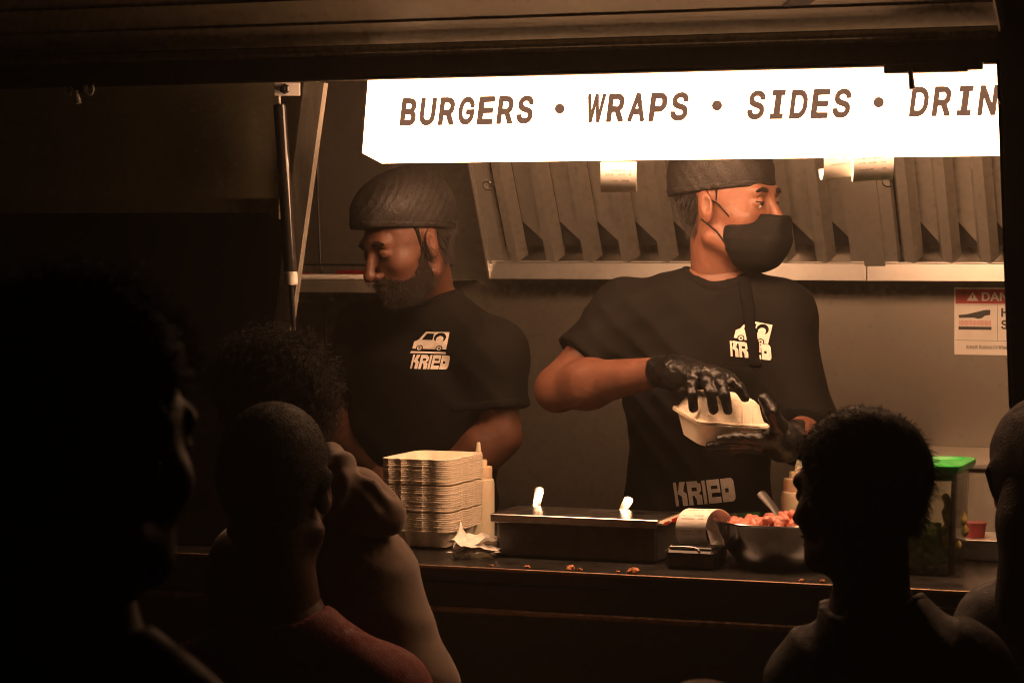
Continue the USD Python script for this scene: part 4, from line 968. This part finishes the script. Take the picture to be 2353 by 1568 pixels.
# gloves: fingers laid out where they lie on the box
def chain(f, pts, r0, r1, k=.004):
    pts = [np.array(p) for p in pts]
    for i in range(len(pts) - 1):
        a, b = i / (len(pts) - 1), (i + 1) / (len(pts) - 1); f.cone(pts[i], pts[i + 1], r0 + (r1 - r0) * a, r0 + (r1 - r0) * b, k=k)
def L(x, y, z): return BC + BX * x - BN * y + BU * z       # box coordinates, y back
GR = Field(K(1622, 900, .28) - .19, K(1622, 900, .28) + .15, .0026)
W = J['WR']
kn = [K(1592, 868, .245), K(1622, 858, .240), K(1652, 862, .240), K(1676, 872, .255)]
GR.cone(W - unit(K(1522, 851, .335) - J['ER']) * .006, K(1556, 856, .300), .034, .033, k=.02)
for q in kn: GR.cone(K(1556, 856, .300), q, .026, .0155, k=.022)
tips = [(K(1590, 905, .205), K(1593, 936, .208)), (K(1632, 900, .198), K(1639, 940, .202)), (K(1664, 905, .200), K(1672, 941, .203)), (K(1698, 890, .225), K(1711, 912, .228))]
for q, (p, e) in zip(kn, tips): chain(GR, [q, (q + p) / 2 + A(0, -.010, .004), p, e], .0125, .0098, .006)
chain(GR, [K(1560, 866, .300), K(1588, 890, .345), K(1618, 905, .375)], .016, .011, .01)
GR.folds(.0011, [((160, 60, 120), 1.6), ((90, 30, 40), 1)], 4)
obj('glove', GR.mesh(1), 'glove', c2, smooth=True)
GL = Field(K(1740, 985, .30) - .19, K(1740, 985, .30) + .19, .0026)
W2 = J['WL']; pm = K(1778, 1008, .305)
GL.cone(W2 + (J['EL'] - W2) * .45, K(1800, 1014, .345), .036, .036, k=.02).cone(K(1800, 1014, .345), pm, .034, .026, k=.03)
for pts, r0, r1 in (([pm + A(0, -.01, .004), K(1790, 978, .245), K(1772, 944, .222), K(1754, 914, .222)], .019, .0115), ([pm, K(1740, 1006, .225), K(1695, 1004, .208), K(1655, 1008, .205)], .015, .0100), ([pm, K(1735, 1018, .240), K(1680, 1021, .225), K(1632, 1024, .228)], .015, .0098),
                    ([pm, K(1735, 1026, .275), K(1680, 1033, .270), K(1640, 1032, .27)], .014, .0095), ([pm, K(1750, 1028, .31), K(1700, 1036, .315), K(1668, 1036, .315)], .0135, .009)):
    chain(GL, pts, r0, r1, .008)
GL.folds(.0011, [((140, 60, 120), 1.4)], 6)
obj('glove', GL.mesh(1), 'glove', c2, smooth=True)

# ------------------------------------------------------------------ customers, seen from behind against the light
def strands(hf, Rh, o, s, n, length, region, seed, curl=0.0, lift=.6, flow=(-.3, 0, .2), step=7):
    m = hf.mesh(); vn = np.asarray(m.vertex_normals); vv = np.asarray(m.vertices); r = np.random.default_rng(seed)
    ok = np.nonzero(region(vv[:, 0], vv[:, 1], vv[:, 2]))[0]; out = []
    for i in r.choice(ok, n):
        p, d0 = vv[i] + r.normal(0, .001, 3), vn[i]; d = unit(d0 * lift + np.array(flow) + r.normal(0, .35, 3)); Ls = length * r.uniform(.6, 1.3); ph = r.uniform(0, 6.28); e1 = unit(np.cross(d, A(.3, .5, .8))); e2 = np.cross(d, e1)
        pts = []
        for k in range(step):
            q = k / (step - 1); b = p + d * Ls * q - A(0, 0, .35) * Ls * q * q * (1 if curl == 0 else .3)
            if curl: b = b + curl * min(1, q * 3) * (math.cos(ph + 10 * q) * e1 + math.sin(ph + 10 * q) * e2)
            pts.append(b)
        out.append((np.array(pts) * s) @ Rh.T + o)
    return out
def hair_cap(t, hf, Rh, o, s, off, m='hair_black', fringe=.02, nape=-.06, folds=.003, sd=3):
    hr = shell(hf, off, lambda x, y, z: np.maximum(np.maximum(-(z - .055) * 1.0 - 1.6 * np.maximum(0, fringe - x), -(z - nape)), x - .5 + 0 * y))
    hr.folds(folds, [((90, 60, 50), 2.0), ((40, 120, 30), 1.6)], sd)
    obj('hair', moved(hr.mesh(), Rh, o, s), m, t, smooth=True)
up_region = lambda x, y, z: (z > .055 - 1.6 * np.maximum(0, .02 - x)) & (z > -.055)

curves('beard_hairs', strands(hf1, RH1, HD1, 1.02, 3200, .009, lambda x, y, z: (beard_region(x, y, z) < .007) & (x > -.02) & (z < .02), 31, lift=.55, flow=(-.15, 0, -.75), step=4), .0007, 'strand_dark', c1)
for c_, h_, R__, o_, s_ in ((c1, hf1, RH1, HD1, 1.02), (c2, hf2, RH2, HD2, 1.08)):
    curves('nape_hairs', strands(h_, R__, o_, s_, 2200, .012, lambda x, y, z: (x < -.022 - .2 * np.abs(z + .01)) & (z > -.066) & (z < .05), 33, lift=.6, flow=(-.1, 0, -.7), step=4), .0008, 'strand_dark', c_)
# tall customer at the far left, nearest the camera
o, R_ = D(178, 1015, 2.0), head_axes(143, 4)
J = dict(N=D(140, 1450, 2.02), SR=D(330, 1730, 1.98), SL=D(-400, 1730, 2.06), ER=D(520, 2400, 1.95), EL=D(-420, 2400, 2.08), WR=D(430, 3000, 2.2), WL=D(-330, 3000, 2.2), pel=D(90, 2900, 2.03))
p1_, hfa, sfa, sma = person('large dark silhouetted person at the far left, nearest, with rim lit cheek', o, R_, 1.0, J, 'skin_shaded', 0.0, 1, 'dark_jacket', 'jacket', folds=[((14, 6, 22), 1.0)], seed=5, fine=.008)
hair_cap(p1_, hfa, R_, o, 1.0, .014, fringe=.035)
curves('hair_strands', strands(hfa, R_, o, 1.0, 2600, .035, up_region, 2, curl=.004), .0011, 'strand_black', p1_)
# short haired customer in a maroon top
o, R_ = D(634, 1112, 4.1), head_axes(168, 2)
J = dict(N=D(655, 1400, 4.12), SR=D(885, 1575, 4.08), SL=D(420, 1575, 4.16), ER=D(975, 1800, 4.05), EL=D(360, 1800, 4.2), WR=D(930, 2080, 4.35), WL=D(380, 2080, 4.4), pel=D(650, 2140, 4.13))
p2_, hfb, sfb, smb = person('person with cropped hair in a maroon top seen from behind', o, R_, 1.09, J, 'skin_shaded', 0.0, .62, 'maroon', 'shirt', folds=[((14, 6, 22), 1.0)], seed=6, fine=.008)
hair_cap(p2_, hfb, R_, o, 1.09, .006, folds=.001)
curves('hair_strands', strands(hfb, R_, o, 1.09, 5000, .010, up_region, 3, lift=1.0, flow=(0, 0, -.2), step=4), .0009, 'strand_black', p2_)
# curly haired customer in a tan hoodie
o, R_ = D(615, 955, 4.42), head_axes(-140, 14)
J = dict(N=D(720, 1130, 4.42), SR=D(585, 1300, 4.52), SL=D(845, 1318, 4.33), ER=D(560, 1600, 4.5), EL=D(955, 1575, 4.28), WR=D(700, 1700, 4.36), WL=D(900, 1780, 4.3), pel=D(800, 1980, 4.38))
t, hfc, sfc, smc = person('curly haired person in a tan hoodie bent towards the counter', o, R_, 1.0, J, 'skin_shaded', 0.0, 1, 'hoodie', 'hoodie', folds=[((30, 12, 40), 1.3), ((-26, 16, 44), 1.2)], seed=9, arm=1.15, fine=.006, mx=1.02, amp=.005)
hair_cap(t, hfc, R_, o, 1.0, .022, folds=.006)
curves('hair_strands', strands(hfc, R_, o, 1.0, 3600, .050, up_region, 7, curl=.009, lift=1.0, step=12), .0010, 'strand_black', t)
hd = Field(D(830, 1130, 4.30) - A(.24, .22, .20), D(830, 1130, 4.30) + A(.24, .22, .20), .005)
for pts, r0, r1, k_ in (([D(715, 1075, 4.42), D(760, 1045, 4.34), D(788, 1066, 4.28), D(788, 1110, 4.25), D(768, 1150, 4.25)], .022, .020, .012),
                    ([D(740, 1060, 4.36), D(772, 1085, 4.27), D(765, 1140, 4.25)], .020, .016, .008),
                    ([D(770, 1135, 4.36), D(820, 1140, 4.32), D(868, 1172, 4.30), D(890, 1186, 4.28)], .058, .030, .02),
                    ([D(800, 1185, 4.30), D(850, 1192, 4.27), D(893, 1190, 4.28)], .026, .024, .02)): chain(hd, pts, r0, r1, k_)
for pts, r_ in (([D(808, 1098, 4.262), D(850, 1118, 4.262), D(888, 1160, 4.262)], .014), ([D(806, 1120, 4.252), D(838, 1140, 4.250), D(860, 1172, 4.252)], .012), ([D(800, 1140, 4.256), D(818, 1165, 4.252)], .010)): chain(hd, pts, r_, r_ * .8, .014)
for a_, b_, r_ in ((D(822, 1105, 4.235), D(872, 1150, 4.240), .009), (D(812, 1130, 4.232), D(842, 1165, 4.236), .008), (D(772, 1070, 4.235), D(772, 1130, 4.225), .007)): hd.cone(a_, b_, r_, k=.014, op='sub')
hd.folds(.003, [((50, 26, 60), 1.5)], 12)
obj('hood', hd.mesh(2), 'hoodie', t, smooth=True)
# customer on the right in a dark tee
o, R_ = D(1972, 1135, 3.7), head_axes(-138, 3)
J = dict(N=D(2005, 1390, 3.72), SR=D(1878, 1540, 3.78), SL=D(2212, 1530, 3.64), ER=D(1800, 1850, 3.85), EL=D(2310, 1850, 3.6), WR=D(1850, 2150, 4.0), WL=D(2250, 2150, 3.9), pel=D(2020, 2250, 3.72))
t, hfd, sfd, smd = person('person with short wavy hair in a dark tee shirt before the green lid container', o, R_, 1.0, J, 'skin_shaded', 0.0, .62, 'navy_shirt', 'shirt', folds=[((46, 16, 36), 1.4), ((58, 16, 14), 1.3)], seed=14, fine=.006, amp=.013)
hair_cap(t, hfd, R_, o, 1.0, .012, fringe=.045)
curves('hair_strands', strands(hfd, R_, o, 1.0, 7000, .022, lambda x, y, z: (z > .06 - 1.6 * np.maximum(0, .045 - x)) & (z > -.05), 9, lift=.75, flow=(.25, .35, .1)), .0012, 'strand_black', t)
# customer cut by the right edge
o, R_ = D(2408, 1104, 3.95), head_axes(-165, 4)
J = dict(N=D(2445, 1290, 3.97), SR=D(2300, 1450, 4.02), SL=D(2700, 1420, 3.9), ER=D(2255, 1700, 4.02), EL=D(2760, 1700, 3.9), WR=D(2300, 1980, 4.2), WL=D(2700, 1980, 4.1), pel=D(2480, 2000, 3.97))
t, hfe, sfe, sme = person('dark person with long hair cut off by the right picture edge', o, R_, 1.0, J, 'skin_shaded', 0.0, 1, 'dark_jacket', 'jacket', folds=[((14, 6, 22), 1.0)], seed=16, fine=.008)
hair_cap(t, hfe, R_, o, 1.0, .018, fringe=.04)
lh = Field(D(2440, 1180, 3.9) - .28, D(2440, 1180, 3.9) + .28, .006)
for du in (-70, -20, 40, 90): chain(lh, [D(2420 + du * .8, 1040, 3.93), D(2420 + du, 1200, 3.88), D(2420 + du * 1.3, 1400, 3.86)], .045, .03, .03)
curves('hair_strands', strands(hfe, R_, o, 1.0, 2400, .030, up_region, 22, lift=.25, flow=(-.5, 0, -.7)), .0012, 'strand_black', t)
lh.folds(.004, [((90, 40, 10), 1.4)], 3); obj('long_hair', lh.mesh(1), 'hair_black', t, smooth=True)
# child's head at the bottom edge
o, R_ = D(1615, 1775, 3.1), head_axes(175, 0)
J = dict(N=D(1615, 2040, 3.1), SR=D(1800, 2160, 3.08), SL=D(1430, 2160, 3.12), ER=D(1830, 2420, 3.08), EL=D(1400, 2420, 3.12), WR=D(1800, 2650, 3.15), WL=D(1430, 2650, 3.2), pel=D(1615, 2700, 3.1))
t, hff, sff, smf = person('child in a brown cap, only the crown showing at the bottom edge', o, R_, .93, J, 'skin_shaded', 0.0, .62, 'dark_jacket', 'shirt', seed=20, fine=.01)
cap = Field((-.15, -.12, -.08), (.15, .12, .19), .004); cap.ell((-.014, 0, .036), (.110, .090, .094), k=.02).cut((0, 0, .03), (0, 0, -1)); obj('cap', moved(cap.mesh(1), R_, o, .93), 'brown_cap', t, smooth=True)

# ------------------------------------------------------------------ smoky night air, thin and even
mat('smoky_air', {'v': ('principled_volume', {'color': (.90, .86, .74), 'density': .0112, 'anisotropy': .3})}, surface=None, volume='v.volume')
tag(obj('haze', bx(A(-30, -30, -1.0), A(30, 30, 4.0)), 'smoky_air'), kind='stuff')
